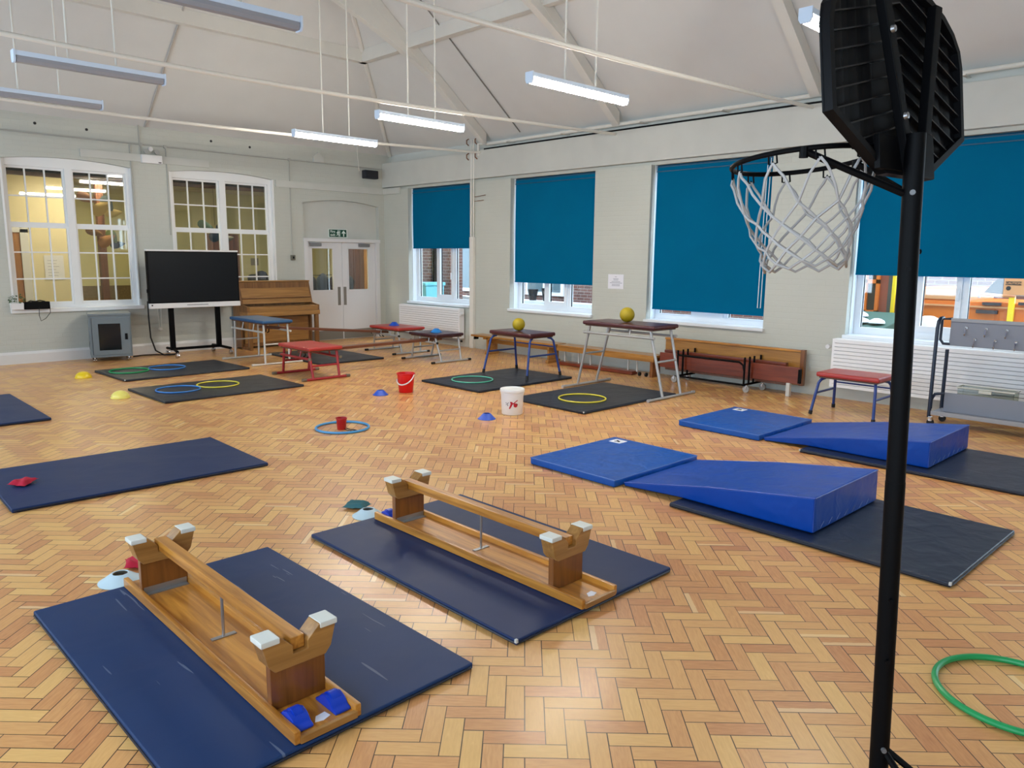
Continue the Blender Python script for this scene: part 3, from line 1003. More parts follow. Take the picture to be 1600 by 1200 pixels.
for i in range(5):
    xx = -0.30 + 0.15 * i
    MB().lathe([(0.02, 1.36), (0.09, 1.33), (0.18, 1.24), (0.2, 0.9), (0.17, 0.55), (0.12, 0.5)], 14, (0, 0, 0), Matrix.Translation((xx, 0.0, 0)) @ Matrix.Rotation(R(8 * (i - 2)), 4, 'Y') @ Matrix.Diagonal((0.55, 1.2, 1, 1))).build('coat', COAT, ct, smooth=60)

cp = thing('low_cupboard', 'low pale cupboard in the corridor behind the second sash window', 'cupboard', (9.05, 18.7, 0))
MB().box(-0.5, 0.5, -0.2, 0.25, 0, 1.06).build('carcass', CORC, cp, smooth=0)
MB().box(-0.52, 0.52, -0.22, 0.26, 1.06, 1.10).build('cupboard_top', CORC, cp, smooth=0)
hbag = MB()
for (x_, r_, h_) in ((-0.18, 0.13, 0.16), (0.04, 0.16, 0.24), (0.22, 0.10, 0.13)):
    hbag.lathe([(r_, 0), (r_ * 1.05, h_ * 0.4), (r_ * 0.8, h_ * 0.85), (r_ * 0.3, h_), (0.001, h_)], 14, (x_, 0, 0))
tag(hbag.build('holdall', COAT, loc=(9.1, 18.7, 1.101), smooth=60), 'dark holdall lying on the low corridor cupboard behind the second sash window', 'bag')
tag(MB().box(9.02, 9.22, 18.985, 19.0, 1.48, 1.66).build('wall_switch_box', GREYPLATE, smooth=0), 'small grey box on the corridor wall above the dark holdall', 'box')
struct(MB().box(4.12, 10.06, 18.97, 19.0, 0, 1.02).build('trim_22', CORF, smooth=0))

# ------------------------------------------------------------------ wall services
bp_ = thing('boxed_pipe', 'white boxed-in pipe standing in front of the first pier, beside the radiator', 'pipe', (9.70, 11.10, 0))
MB().box(-0.03, 0.035, -0.055, 0.055, 0, 2.12).build('boxing', PIPEW, bp_, bevel=0.006)
MB().tube((0, -0.03, 2.12), (0, -0.03, 3.9), 0.012, 8).build('riser_pipe', PIPEW, bp_)
MB().tube((0, 0.035, 2.12), (0, 0.035, 3.9), 0.012, 8).build('riser_pipe', PIPEW, bp_)
for k_, z in enumerate((3.60, 3.86)):
    for yy in (-0.13, 0.11):
        MB().path([(0.0, yy, z - 0.06), (-0.05, yy, z - 0.03), (-0.05, yy, z + 0.03), (0.0, yy, z + 0.06)], 0.011, 6).build('bracket', BAKE, bp_)
MB().path([(0.01, -0.05, 2.86), (0.01, -0.35, 2.88)], 0.006, 6).path([(0.01, -0.05, 2.78), (0.01, -0.30, 2.79)], 0.006, 6).build('wire', BAKE, bp_)
ep = thing('eaves_pipe', 'long cream pipe running along the ledge above the blinds', 'pipe', (9.80, 0, 3.80))
MB().path([(-0.10, 10.94, -0.2), (-0.10, 10.94, 0.0), (-0.02, 10.86, 0.02), (0, 10.8, 0.0), (0, YF, 0.03)], 0.028, 10).build('pipe_run', PIPEW, ep)
for yy in (10.2, 8.9, 7.3, 5.9, 4.4, 2.9):
    MB().box(-0.10, 0.10, yy - 0.02, yy + 0.02, -0.03, -0.015).box(-0.02, 0.0, yy - 0.02, yy + 0.02, -0.015, 0.03).build('bracket', PIPEW, ep, smooth=0)
tag(MB().box(9.80, 9.83, 3.0, 10.9, 3.70, 3.735).build('ledge_gap_strip', BLACKP, smooth=0), 'black strip along the ledge above the plastered beam, for the dark of the gap', 'cable')  # solid black strip for the darkness where roof slope meets ledge
CONDP = mat('conduit_shadow_tone', (170, 171, 166), 0.5)  # darker than the wall, so the shadow line sits in the conduit colour
cd = thing('wall_conduit', 'thin painted conduit line along the top of the back wall', 'conduit', (0, YB - 0.012, 3.575))
MB().tube((XL, 0, 0), (XW, 0, 0), 0.012, 8).build('conduit_run', CONDP, cd)
for (x, z0, z1) in ((4.78, -0.28, 0.33), (4.62, -2.6, -0.02), (5.21, -1.5, 0), (7.54, -1.85, 0.02)):
    MB().tube((x, 0, z0), (x, 0, z1), 0.012, 8).build('conduit_drop', CONDP, cd)
for x in (4.80, 5.20, 7.54):
    MB().lathe([(0.001, -0.02), (0.03, -0.02), (0.03, 0.02), (0.001, 0.02)], 12, (0, 0, 0), Matrix.Translation((x, 0, 0)) @ Matrix.Rotation(R(90), 4, 'X')).build('junction_box', CONDP, cd)
tr = thing('wall_trunking', 'flat painted trunking across the back wall above the doors', 'trunking', (0, YB - 0.02, 3.11))
MB().box(7.23, XW - 0.04, -0.02, 0.02, -0.065, 0.06).build('trunking_run', PLASTER, tr, smooth=0)
MB().box(XW - 0.045, XW - 0.001, -0.60, 0.02, -0.065, 0.06).build('trunking_return', PLASTER, tr, smooth=0)
tag(MB().box(3.85, 5.95, YB - 0.03, YB - 0.002, 3.285, 3.41).build('wall_trunking', PLASTER, bevel=0.003, smooth=0), 'flat painted trunking between the two sash windows, under the emergency light', 'trunking')
el = thing('emergency_light', 'white twin-lamp emergency light on the wall between the sash windows', 'emergency light', (4.95, YB - 0.06, 3.36))
MB().box(-0.17, 0.17, -0.02, 0.06, -0.09, 0.05).build('housing', WHITE, el, bevel=0.008)
for sx_ in (-0.09, 0.09):
    MB().lathe([(0.02, 0), (0.036, 0.01), (0.044, 0.045), (0.001, 0.045)], 16, (0, 0, 0), Matrix.Translation((sx_, 0.02, 0.095)) @ Matrix.Rotation(R(80), 4, 'X')).build('lamp_head', mat('lamp_head_grey', (176, 178, 178), 0.3, metal=0.5), el)
MB().box(0.10, 0.15, -0.0215, -0.02, -0.075, -0.06).build('maker_mark', INK, el, smooth=0)
MB().lathe([(0.001, 0.0), (0.04, 0), (0.04, 0.03), (0.001, 0.03)], 14, (0, 0, 0), Matrix.Translation((0, 0.05, 0.15)) @ Matrix.Rotation(R(90), 4, 'X')).build('conduit_box', WHITE, el)
sp = thing('wall_speaker', 'small black loudspeaker high on the back wall above the doors', 'speaker', (9.36, YB - 0.07, 3.435))
MB().box(-0.165, 0.165, -0.07, 0.07, -0.085, 0.085).build('case', mat('speaker_blue_black', (28, 32, 44), 0.5), sp, bevel=0.015)
MB().box(-0.15, 0.15, -0.074, -0.07, -0.07, 0.07).build('grille', mat('speaker_grille', (20, 23, 33), 0.7), sp, smooth=0)
bx = thing('sensor_housing', 'small cream sensor housing on the back wall above the door arch', 'sensor', (8.16, YB - 0.03, 3.67))
MB().prism([(-0.11, -0.09), (0.11, -0.09), (0.11, 0.0), (0.0, 0.11), (-0.11, 0.0)], 'y', -0.03, 0.03).build('case', PLASTER, bx, bevel=0.006)
pc = thing('pull_cord', 'white cord hanging from the lit batten nearest the back wall', 'cord', (9.0, 13.9, 3.9))
MB().path([(0, 0, 0.10), (0, 0, 0), (0.01, 0, -0.2), (0.03, 0, -0.35), (0.04, 0, -0.42)], 0.006, 6).build('cord_line', PIPEW, pc)
sw = thing('light_switch', 'metal switch box at the foot of the conduit beside the double doors', 'switch', (7.54, YB - 0.025, 1.70))
MB().box(-0.045, 0.045, -0.02, 0.025, -0.05, 0.05).build('box', mat('switch_metal', (120, 116, 104), 0.4, metal=0.4), sw, bevel=0.006)
MB().box(-0.012, 0.012, -0.032, -0.02, -0.02, 0.02).build('toggle', BLACKP, sw, smooth=0)
for i, (x, z) in enumerate(((3.25, 3.73), (3.98, 3.72), (6.02, 3.76), (6.75, 3.73))):
    tag(MB().lathe([(0.001, 0), (0.022, 0), (0.022, 0.006), (0.001, 0.006)], 12, (0, 0, 0), Matrix.Translation((x, YB - 0.0005, z)) @ Matrix.Rotation(R(90), 4, 'X')).build('wall_plug', INK),
        'small black hole plug high on the back wall', 'plug', 'black hole plugs on the back wall')
# fire exit sign
fs_ = thing('fire_exit_sign', 'green fire exit sign with running figure and arrow above the double doors', 'sign', (8.645, YB + 0.10, 2.205))
MB().box(-0.225, 0.225, -0.006, 0.006, -0.085, 0.085).build('sign_board', SIGNW, fs_, smooth=0)
MB().box(-0.205, 0.205, -0.009, -0.006, -0.075, 0.075).build('green_panel', SIGNG, fs_, smooth=0)
RX = (R(90), 0, 0)
text_part('lettering', 'Fire', 0.075, SIGNW, fs_, (-0.125, -0.0105, 0.033), RX, bold=0.001)
text_part('lettering', 'exit', 0.075, SIGNW, fs_, (-0.125, -0.0105, -0.033), RX, bold=0.001)
fig = MB()
fig.lathe([(0.001, 0), (0.013, 0), (0.013, 0.002), (0.001, 0.002)], 12, (0, 0, 0), Matrix.Translation((0.005, -0.009, 0.05)) @ Matrix.Rotation(R(90), 4, 'X'))
for poly in ([(-0.02, 0.03), (0.02, 0.035), (0.012, -0.01), (-0.015, -0.008)], [(-0.015, -0.005), (0.01, -0.005), (0.03, -0.03), (0.02, -0.062), (0.008, -0.06), (0.014, -0.034)],
             [(-0.015, -0.005), (0.003, -0.01), (-0.018, -0.045), (-0.04, -0.05), (-0.04, -0.04), (-0.026, -0.037)], [(0.015, 0.033), (0.04, 0.01), (0.034, 0.003), (0.01, 0.02)],
             [(-0.018, 0.03), (-0.04, 0.008), (-0.035, 0.0), (-0.01, 0.02)], [(0.036, 0.06), (0.05, 0.06), (0.05, -0.065), (0.036, -0.065)]):
    fig.prism(poly, 'y', -0.0105, -0.009)
fig.build('running_figure', SIGNW, fs_, smooth=0)
MB().prism([(0.135, 0.06), (0.185, 0.005), (0.168, -0.01), (0.147, 0.014), (0.147, -0.062), (0.123, -0.062), (0.123, 0.014), (0.102, -0.01), (0.085, 0.005)], 'y', -0.0105, -0.009).build('arrow', SIGNW, fs_, smooth=0)
# paper notice on the pier
nw = thing('wall_notice', 'white printed notice taped to the brick pier between two blinds', 'notice', (XW - 0.003, 7.665, 1.38))
MB().box(-0.003, 0.001, -0.155, 0.155, -0.115, 0.115).build('paper', PAPER, nw, smooth=0)
tx = MB()
for i, (wd, z) in enumerate(((0.02, 0.075), (0.055, 0.045), (0.05, 0.025), (0.09, 0.0), (0.13, -0.02), (0.085, -0.045), (0.085, -0.065))):
    tx.box(-0.0045, -0.003, -wd, wd * 0.9, z - 0.004, z + 0.004)
tx.build('printed_lines', GREYINK, nw, smooth=0)

# ------------------------------------------------------------------ LED battens


def batten(x0, x1, y, z, lit, lab):
    b_ = thing('lit_batten_light' if lit else 'batten_light', lab, 'light', ((x0 + x1) / 2, y, z), 0, 'lit ceiling battens' if lit else 'unlit ceiling battens')
    h = (x1 - x0) / 2
    MB().prism([(-0.045, 0.05), (0.045, 0.05), (0.045, 0.008), (-0.045, 0.008)], 'x', -h, h).build('housing', FITTING, b_, bevel=0.004)
    MB().prism([(-0.043, 0.008), (0.043, 0.008), (0.043, -0.02), (0.03, -0.045), (-0.03, -0.045), (-0.043, -0.02)], 'x', -h + 0.015, h - 0.015).build('diffuser', LED if lit else LEDOFF, b_, smooth=0)
    for s in (-1, 1):
        MB().prism([(-0.05, 0.055), (0.05, 0.055), (0.05, -0.022), (0.033, -0.05), (-0.033, -0.05), (-0.05, -0.022)], 'x', s * h - 0.008, s * h + 0.008).build('end_cap', FITTING, b_, smooth=0)
        xx = (x0 + x1) / 2 + s * h * 0.32
        zt_ = min(zc(xx), ZE + CT * (YB - y)) - z
        MB().tube((s * h * 0.32, 0, 0.05), (s * h * 0.32, 0, zt_), 0.010, 8).build('suspension_rod', PIPEW, b_)
    return b_


batten(5.51, 6.87, 10.10, 3.43, True, 'lit batten nearest the back wall, above the double doors')
batten(5.51, 6.85, 8.05, 3.43, True, 'lit batten between the corner batten and the one over the notice')
batten(5.41, 6.88, 5.37, 3.43, True, 'lit batten above the wall notice and the third blind')
batten(5.41, 6.85, 2.66, 3.43, True, 'lit batten half hidden by the basketball backboard')
batten(1.75, 3.02, 8.08, 3.43, False, 'unlit batten whose whole length shows, under the first tie bar')
batten(1.75, 3.00, 9.96, 3.43, False, 'lowest unlit batten, cut by the photo edge above the plant window')
batten(1.75, 3.04, 5.44, 3.43, False, 'largest unlit batten, cut by the top of the picture')

# ------------------------------------------------------------------ radiators


def radiator(y0, y1, z0, z1, lab, valve_low):
    r = thing('radiator', lab, 'radiator', (9.645, (y0 + y1) / 2, 0), 0, 'white wall radiators')
    h = (y1 - y0) / 2
    MB().box(-0.045, 0.052, -h + 0.031, h - 0.031, z0 + 0.004, z1 - 0.013).build('body', mat('radiator_gap_shade', (172, 172, 174), 0.5), r, bevel=0.006)  # body greyed so the gaps between the slats look shaded
    MB().box(-0.066, 0.055, -h, -h + 0.03, z0, z1 - 0.012).box(-0.066, 0.055, h - 0.03, h, z0, z1 - 0.012).box(-0.066, 0.055, -h, h, z1 - 0.012, z1 + 0.004).build('end_panel', RAD, r, smooth=0)
    sl = MB()
    n = 13
    for i in range(n):
        zz = z0 + (z1 - z0) * (i + 0.5) / n
        hh = (z1 - z0 - 0.012) / n * 0.465
        sl.prism([(-0.046, zz - hh), (-0.068, zz - hh * 0.9), (-0.068, zz + hh * 0.9), (-0.046, zz + hh)], 'y', -h + 0.03, h - 0.03)
    sl.build('front_slats', RAD, r, smooth=0)
    MB().box(-0.05, 0.05, -h + 0.02, h - 0.02, z1 + 0.004, z1 + 0.008).build('top_grille', RAD, r, smooth=0)
    s = -1 if valve_low else 1
    yv = s * (h + 0.05)
    MB().lathe([(0.001, 0), (0.026, 0), (0.03, 0.03), (0.026, 0.07), (0.001, 0.07)], 14, (0, 0, 0), Matrix.Translation((-0.02, yv, z1 - 0.10)) @ Matrix.Rotation(R(-90), 4, 'Y')).tube((-0.0, s * h, z1 - 0.10), (-0.0, yv, z1 - 0.10), 0.014, 8).build('valve', WHITE, r)
    for yy in (-h + 0.25, h - 0.25):
        MB().box(0.03, 0.08, yy - 0.02, yy + 0.02, z0 - 0.001, z0 + 0.3).build('bracket', RAD, r, smooth=0)


radiator(11.34, 13.32, 0.17, 0.745, 'white ribbed radiator in the back corner under the first blind', True)
radiator(1.75, 4.06, 0.16, 0.77, 'white ribbed radiator behind the red stool and the hook trolley', False)

# ------------------------------------------------------------------ floor mats
MATGROUP = 'dark gym mats on the floor'


def gym_mat(x, y, rz, lx, ly, material, lab, h=0.03, tabs=((0, 0),), group=MATGROUP):
    """origin = near-left corner of the mat"""
    t = thing('gym_mat', lab, 'mat', (x, y, 0), rz, group)
    m = MB()
    # gently rounded slab
    m.box(0, lx, 0, ly, 0.001, h)
    m.build('mat_body', material, t, bevel=0.008, seg=3)
    pts = []
    rr = 0.03
    for (cx, cy, a0) in ((lx - rr, ly - rr, 0), (rr, ly - rr, 90), (rr, rr, 180), (lx - rr, rr, 270)):
        for i in range(5):
            a = R(a0 + 90 * i / 4)
            pts.append((cx + (rr + 0.001) * math.cos(a), cy + (rr + 0.001) * math.sin(a), h * 0.45))
    MB().path(pts, 0.006, 6, True).build('edge_seam', EDGE, t)
    for (cx, cy) in tabs:
        px, py = (0.004 if cx == 0 else lx - 0.004), (0.004 if cy == 0 else ly - 0.004)
        MB().box(px - 0.007, px + 0.007, py - 0.007, py + 0.007, 0.014, h + 0.002).build('corner_tab', MATTAB, t, bevel=0.002)
    return t


gym_mat(2.013, 2.02, 0.0, 1.22, 1.83, NAVY, 'navy mat under the second upturned balance bench', tabs=((0, 0),))
gym_mat(0.603, 2.02, 0.012, 1.22, 1.83, NAVYS, 'scuffed navy mat under the nearest upturned balance bench', tabs=())
gym_mat(0.80, 5.80, -0.02, 1.83, 1.22, NAVY, 'navy mat with a red beanbag lying on it', tabs=())
bpy.data.objects['gym_mat.002'].location = (0.853, 5.80 - 0.02, 0)
gym_mat(2.83, 8.45, 0.02, 1.83, 1.22, DARK, 'charcoal mat carrying a blue hoop and a yellow hoop', tabs=())
gym_mat(2.98, 10.35, 0.03, 1.83, 1.22, DARK, 'charcoal mat carrying a green hoop and a blue hoop, in front of the screen', tabs=((0, 0),))
gym_mat(5.80, 6.33, 0.006, 1.83, 1.22, DARK, 'dark mat under the blue-legged stool with a jade hoop', tabs=())
gym_mat(6.47, 5.49, 0.0, 1.83, 1.20, DARK, 'dark mat under the tall maroon table with a yellow hoop', tabs=((0, 0),))
gym_mat(4.42, 1.13, -0.016, 1.22, 1.83, DARKB, 'slate blue mat under the thick end of the nearer blue wedge', tabs=((0, 0),))
gym_mat(6.64, 1.25, -0.01, 1.22, 1.80, DARKB, 'slate blue mat under the thick end of the farther blue wedge', tabs=((0, 1),))
gym_mat(0.78, 9.02, 0.0, 1.22, 1.90, NAVY, 'navy mat cut by the photo edge beside the pale yellow dome', tabs=())
gym_mat(6.26, 10.86, 0.0, 1.22, 1.80, GREYM, 'grey mat behind the red table, under the sloping planks', tabs=())
# measured corners of the three mats whose origin is another corner
for nm, loc in (('gym_mat', (2.266 - 0.0, 2.287, 0)), ('gym_mat.001', (0.777 + 0.0, 2.261, 0)), ('gym_mat.002', (1.021, 5.886, 0)), ('gym_mat.003', (3.213, 9.167, 0)),
                ('gym_mat.004', (3.388, 11.131, 0)), ('gym_mat.005', (6.493, 7.291, 0))):
    bpy.data.objects[nm].location = loc


# ------------------------------------------------------------------ blue landing mats and wedges
def landing_mat(x, y, rz, lx, ly, h, lab):
    t = thing('landing_mat', lab, 'mat', (x, y, 0), rz, 'flat blue landing mats')
    m = MB().box(0, lx, 0, ly, 0.002, h)
    m.build('cushion', BLUEF, t, bevel=0.014, seg=3)
    pts = [(0.004, 0.004, h - 0.004), (lx - 0.004, 0.004, h - 0.004), (lx - 0.004, ly - 0.004, h - 0.004), (0.004, ly - 0.004, h - 0.004)]
    MB().path(pts, 0.005, 6, True).build('piping', PIPING, t)
    l = MB().box(lx - 0.18, lx - 0.06, ly - 0.20, ly - 0.075, h, h + 0.002).build('sewn_label', PAPER, t, smooth=0)
    g = MB()
    g.prism([(lx - 0.15, ly - 0.16), (lx - 0.135, ly - 0.17), (lx - 0.09, ly - 0.115), (lx - 0.105, ly - 0.105)], 'z', h + 0.002, h + 0.0035)
    g.prism([(lx - 0.15, ly - 0.115), (lx - 0.135, ly - 0.105), (lx - 0.105, ly - 0.15), (lx - 0.12, ly - 0.16)], 'z', h + 0.002, h + 0.0035)
    g.build('printed_mark', INK, l, smooth=0)
    return t


landing_mat(4.51, 3.50, -0.01, 1.14, 0.92, 0.062, 'flat blue mat at the thin end of the nearer wedge')
landing_mat(6.77, 3.51, -0.01, 1.13, 0.93, 0.062, 'flat blue mat at the thin end of the farther wedge')


def wedge(x, y, rz, lx, ly, h, lab, brk=1.02):
    """thick end at local y=0, thin end at y=ly"""
    t = thing('foam_wedge', lab, 'wedge mat', (x, y, 0), rz, 'blue foam wedges')
    prof = [(0, 0.033), (brk, 0.033), (ly, 0.004), (ly, 0.035), (ly * 0.5, (h + 0.035) / 2 + 0.018), (0.006, h)]
    MB().prism(prof, 'x', 0, lx).build('cushion', BLUEV, t, bevel=0.014, seg=3)
    pp = MB()
    for xx in (0.003, lx - 0.003):
        pp.path([(xx, 0.004, 0.045), (xx, 0.006, h - 0.004), (xx, ly * 0.5, (h + 0.035) / 2 + 0.014), (xx, ly - 0.004, 0.034)], 0.004, 6)
    pp.path([(0.004, 0.004, h - 0.004), (lx - 0.004, 0.004, h - 0.004)], 0.004, 6)
    pp.build('piping', mat('blue_wedge_seam', (52, 82, 168), 0.4), t)
    st = MB()
    random.seed(5)
    for i in range(7):
        xx = lx * (0.1 + 0.12 * i)
        st.path([(xx, -0.001, 0.05), (xx + 0.01, -0.004, 0.07), (xx + 0.03 + 0.02 * random.random(), -0.001, 0.085)], 0.0022, 5)
    st.build('stitching', mat('pale_stitch', (120, 140, 190), 0.6), t)
    return t


wedge(4.585, 1.97, -0.008, 1.0, 1.51, 0.268, 'bright blue foam wedge nearer the camera, beside the upturned bench')
wedge(6.81, 2.0, -0.008, 1.03, 1.49, 0.262, 'bright blue foam wedge nearer the radiator and hook trolley', 1.07)


# ------------------------------------------------------------------ balance benches, upside down
def balance_bench(x, y, lab, wheel_end, rz=0.0):
    """origin = centre of the near end; runs along +Y; seat board lies flat with a raised rim"""
    t = thing('balance_bench', lab, 'bench', (x, y, 0.031), rz, 'upturned balance benches')
    w, L = 0.118, 1.80
    MB().box(-w, w, 0, L, 0.001, 0.022).build('seat_board', OAK, t, bevel=0.005)
    for s in (-1, 1):
        MB().box(min(s * (w - 0.006), s * (w + 0.02)), max(s * (w - 0.006), s * (w + 0.02)), 0.0, L, 0.001, 0.052).build('side_rim', OAK, t, bevel=0.006)
    MB().box(-w, w, -0.008, 0.012, 0.002, 0.030).build('end_rim', OAKX, t, bevel=0.004)
    for (yy, s) in ((0.235, 1), (L - 0.19, -1)):
        MB().box(-w + 0.004, w - 0.004, yy - 0.018, yy + 0.018, 0.022, 0.195).build('end_post', OAKZ, t, bevel=0.003)
        # cleft foot: flared block with a V notch for the rail
        prof = [(-0.105, 0.185), (0.105, 0.185), (0.130, 0.215), (0.155, 0.312), (0.082, 0.318), (0.030, 0.268), (0.030, 0.235), (-0.030, 0.235), (-0.030, 0.268), (-0.082, 0.318), (-0.155, 0.312), (-0.130, 0.215)]
        ft = MB().prism(prof, 'y', yy - 0.042, yy + 0.042).build('foot_block', OAKX, t, bevel=0.004)
        for q in (-1, 1):
            MB().box(min(q * 0.083, q * 0.158), max(q * 0.083, q * 0.158), yy - 0.046, yy + 0.046, 0.297, 0.321).build('foot_cap', WHITECAP, ft, bevel=0.005)
        MB().box(-w + 0.012, w - 0.012, yy + s * 0.018 - 0.003, yy + s * 0.018 + 0.003, 0.022, 0.055).box(-w + 0.012, w - 0.012, min(yy + s * 0.018, yy + s * 0.05), max(yy + s * 0.018, yy + s * 0.05), 0.022, 0.026).build('angle_bracket', SILVER, t, smooth=0)
    MB().box(-0.029, 0.029, 0.215, L - 0.17, 0.236, 0.288).build('balance_rail', OAK, t, bevel=0.005)
    MB().tube((0, L / 2, 0.022), (0, L / 2, 0.238), 0.007, 8).box(-0.055, 0.055, L / 2 - 0.012, L / 2 + 0.012, 0.022, 0.027).build('tie_rod', SILVER, t)
    ye = 0.105 if wheel_end == 'near' else L - 0.085
    for s in ((-1, 1) if wheel_end == 'near' else (-1,)):
        wprof = [(-0.075, 0.022), (0.075, 0.022), (0.075, 0.034), (0.055, 0.040), (0.035, 0.062), (0.0, 0.074), (-0.035, 0.062), (-0.055, 0.040), (-0.075, 0.034)]
        c = MB().prism([(p[0] + ye, p[1]) for p in wprof], 'x', s * 0.078 - 0.034, s * 0.078 + 0.034).build('wheel_cover', WHEELB, t, bevel=0.006)
        MB().lathe([(0.001, -0.018), (0.038, -0.018), (0.038, 0.018), (0.001, 0.018)], 18, (0, 0, 0), Matrix.Translation((s * 0.078, ye, 0.042)) @ Matrix.Rotation(R(90), 4, 'Y')).build('wheel', WHEELB, c)
    MB().prism([(-0.03, 0.05), (0.0, 0.04), (0.035, 0.052), (0.03, 0.085), (-0.01, 0.08)], 'z', 0.022, 0.0235).build('torn_sticker', PAPER, t, smooth=0)
    return t


balance_bench(1.300, 2.275, 'upturned wooden balance bench with two blue wheel covers at its near end', 'near')
balance_bench(2.845, 2.275, 'upturned wooden balance bench with white stickers but no wheels at its near end', 'far')


# ------------------------------------------------------------------ small floor equipment
def disc_cone(x, y, z, material, lab, r=0.098, h=0.062, group='blue disc cones', rot=(0, 0, 0)):
    m = MB().lathe([(r, 0.0), (r + 0.002, 0.004), (r * 0.93, 0.008), (r * 0.45, h - 0.004), (r * 0.36, h), (r * 0.33, h - 0.003), (r * 0.42, h - 0.009), (r * 0.9, 0.003)], 32)
    m.f = [f for f in m.f if len(f) == 4]
    o = m.build('disc_cone', material, loc=(x, y, z), rot=rot)
    return tag(o, lab, 'cone', group)


disc_cone(5.46, 8.02, 0.001, CONEB, 'blue disc cone on the floor beside the red bucket')
disc_cone(5.49, 6.04, 0.001, CONEB, 'blue disc cone on the floor beside the white tub')
disc_cone(1.195, 4.235, 0.001, DISCB, 'pale blue disc cone at the far end of the nearest upturned bench', r=0.11, h=0.05, group='pale disc cones')
disc_cone(2.765, 4.235, 0.001, DISCB, 'pale blue disc cone at the far end of the second upturned bench', r=0.105, h=0.05, group='pale disc cones')


def dome(x, y, material, lab):
    prof = [(0.112, 0.0), (0.112, 0.006)] + [(0.105 * math.cos(R(a)), 0.006 + 0.082 * math.sin(R(a))) for a in range(0, 90, 10)] + [(0.001, 0.088)]
    return tag(MB().lathe(prof, 32).build('dome_marker', material, loc=(x, y, 0.001), smooth=70), lab, 'dome marker', 'yellow dome markers')


dome(3.08, 11.90, YDOME, 'bright yellow dome marker on the floor by the mat with the green hoop')
dome(2.96, 9.93, YDOME2, 'pale yellow dome marker on the floor by the mat with the yellow hoop')

bk = thing('red_bucket', 'large bright red bucket with a white handle standing on the floor', 'bucket', (5.83, 7.98, 0), R(0))
prof = [(0.088, 0.001), (0.092, 0.006), (0.113, 0.235), (0.122, 0.240), (0.122, 0.252), (0.110, 0.252), (0.108, 0.235), (0.088, 0.012), (0.001, 0.012)]
MB().lathe(prof, 36).build('bucket_body', REDB, bk, smooth=50)
va = R(-135)
hp = []
for i in range(17):
    a = math.pi * i / 16
    lateral = Vector((CAM_RT.x, CAM_RT.y, 0)).normalized()
    toward = Vector((-CAM_FW.x, -CAM_FW.y, 0)).normalized()
    hp.append(lateral * (-math.cos(a) * 0.120) * 0.92 + toward * (0.03 + 0.105 * math.sin(a)) + Vector((0, 0, 0.205 + 0.035 * (-math.cos(a)) - 0.085 * math.sin(a))))
MB().path(hp, 0.008, 8).build('handle', WHITE, bk)

sb = thing('red_beaker', 'small dark red bucket standing inside the sky blue hoop', 'bucket', (4.035, 6.63, 0), R(40))
prof = [(0.042, 0.001), (0.044, 0.004), (0.052, 0.112), (0.058, 0.114), (0.058, 0.124), (0.050, 0.124), (0.048, 0.110), (0.040, 0.008), (0.001, 0.008)]
MB().lathe(prof, 30).build('bucket_body', REDB2, sb, smooth=50)
MB().path([(0.05, 0.0, 0.015), (0.09, -0.02, 0.008), (0.14, -0.03, 0.006), (0.165, -0.055, 0.006), (0.13, -0.08, 0.006), (0.07, -0.06, 0.008), (0.04, -0.03, 0.012)], 0.005, 6, False,
          Matrix.Rotation(R(-85), 4, 'Z')).build('handle', INK, sb)

tb_ = thing('white_tub', 'white lidded plastic tub with a red ball logo standing on the floor', 'tub', (5.895, 6.06, 0), 0)
prof = [(0.112, 0.001), (0.118, 0.008), (0.127, 0.225), (0.127, 0.235), (0.132, 0.237), (0.132, 0.25), (0.127, 0.252)]
MB().lathe(prof + [(0.001, 0.252)], 40).build('tub_body', TUBW, tb_, smooth=50)
MB().lathe([(0.136, 0.252), (0.139, 0.256), (0.139, 0.285), (0.134, 0.292), (0.126, 0.292), (0.124, 0.286), (0.001, 0.286)], 40).build('lid', TUBW, tb_, smooth=50)
# logo wrapped on the side facing the hall
face = math.atan2(-CAM_FW.y, -CAM_FW.x) + R(2)


def on_tub(pts, off=0.0015):
    out = []
    for (u, z) in pts:
        r = 0.1185 + (z - 0.01) / 0.215 * 0.0085 + off
        a = face + u / r
        out.append(Vector((r * math.cos(a), r * math.sin(a), z)))
    return out


def tub_shape(poly, name, material):
    # poly in (u to the viewer's right, z), subdivided triangles fan kept on the curved surface
    m = MB()
    n = len(poly)
    m.add(on_tub(poly, 0.0004) + on_tub(poly, 0.0018), [tuple(range(n)), tuple(range(2 * n - 1, n - 1, -1))] + [(i, (i + 1) % n, n + (i + 1) % n, n + i) for i in range(n)])
    return m


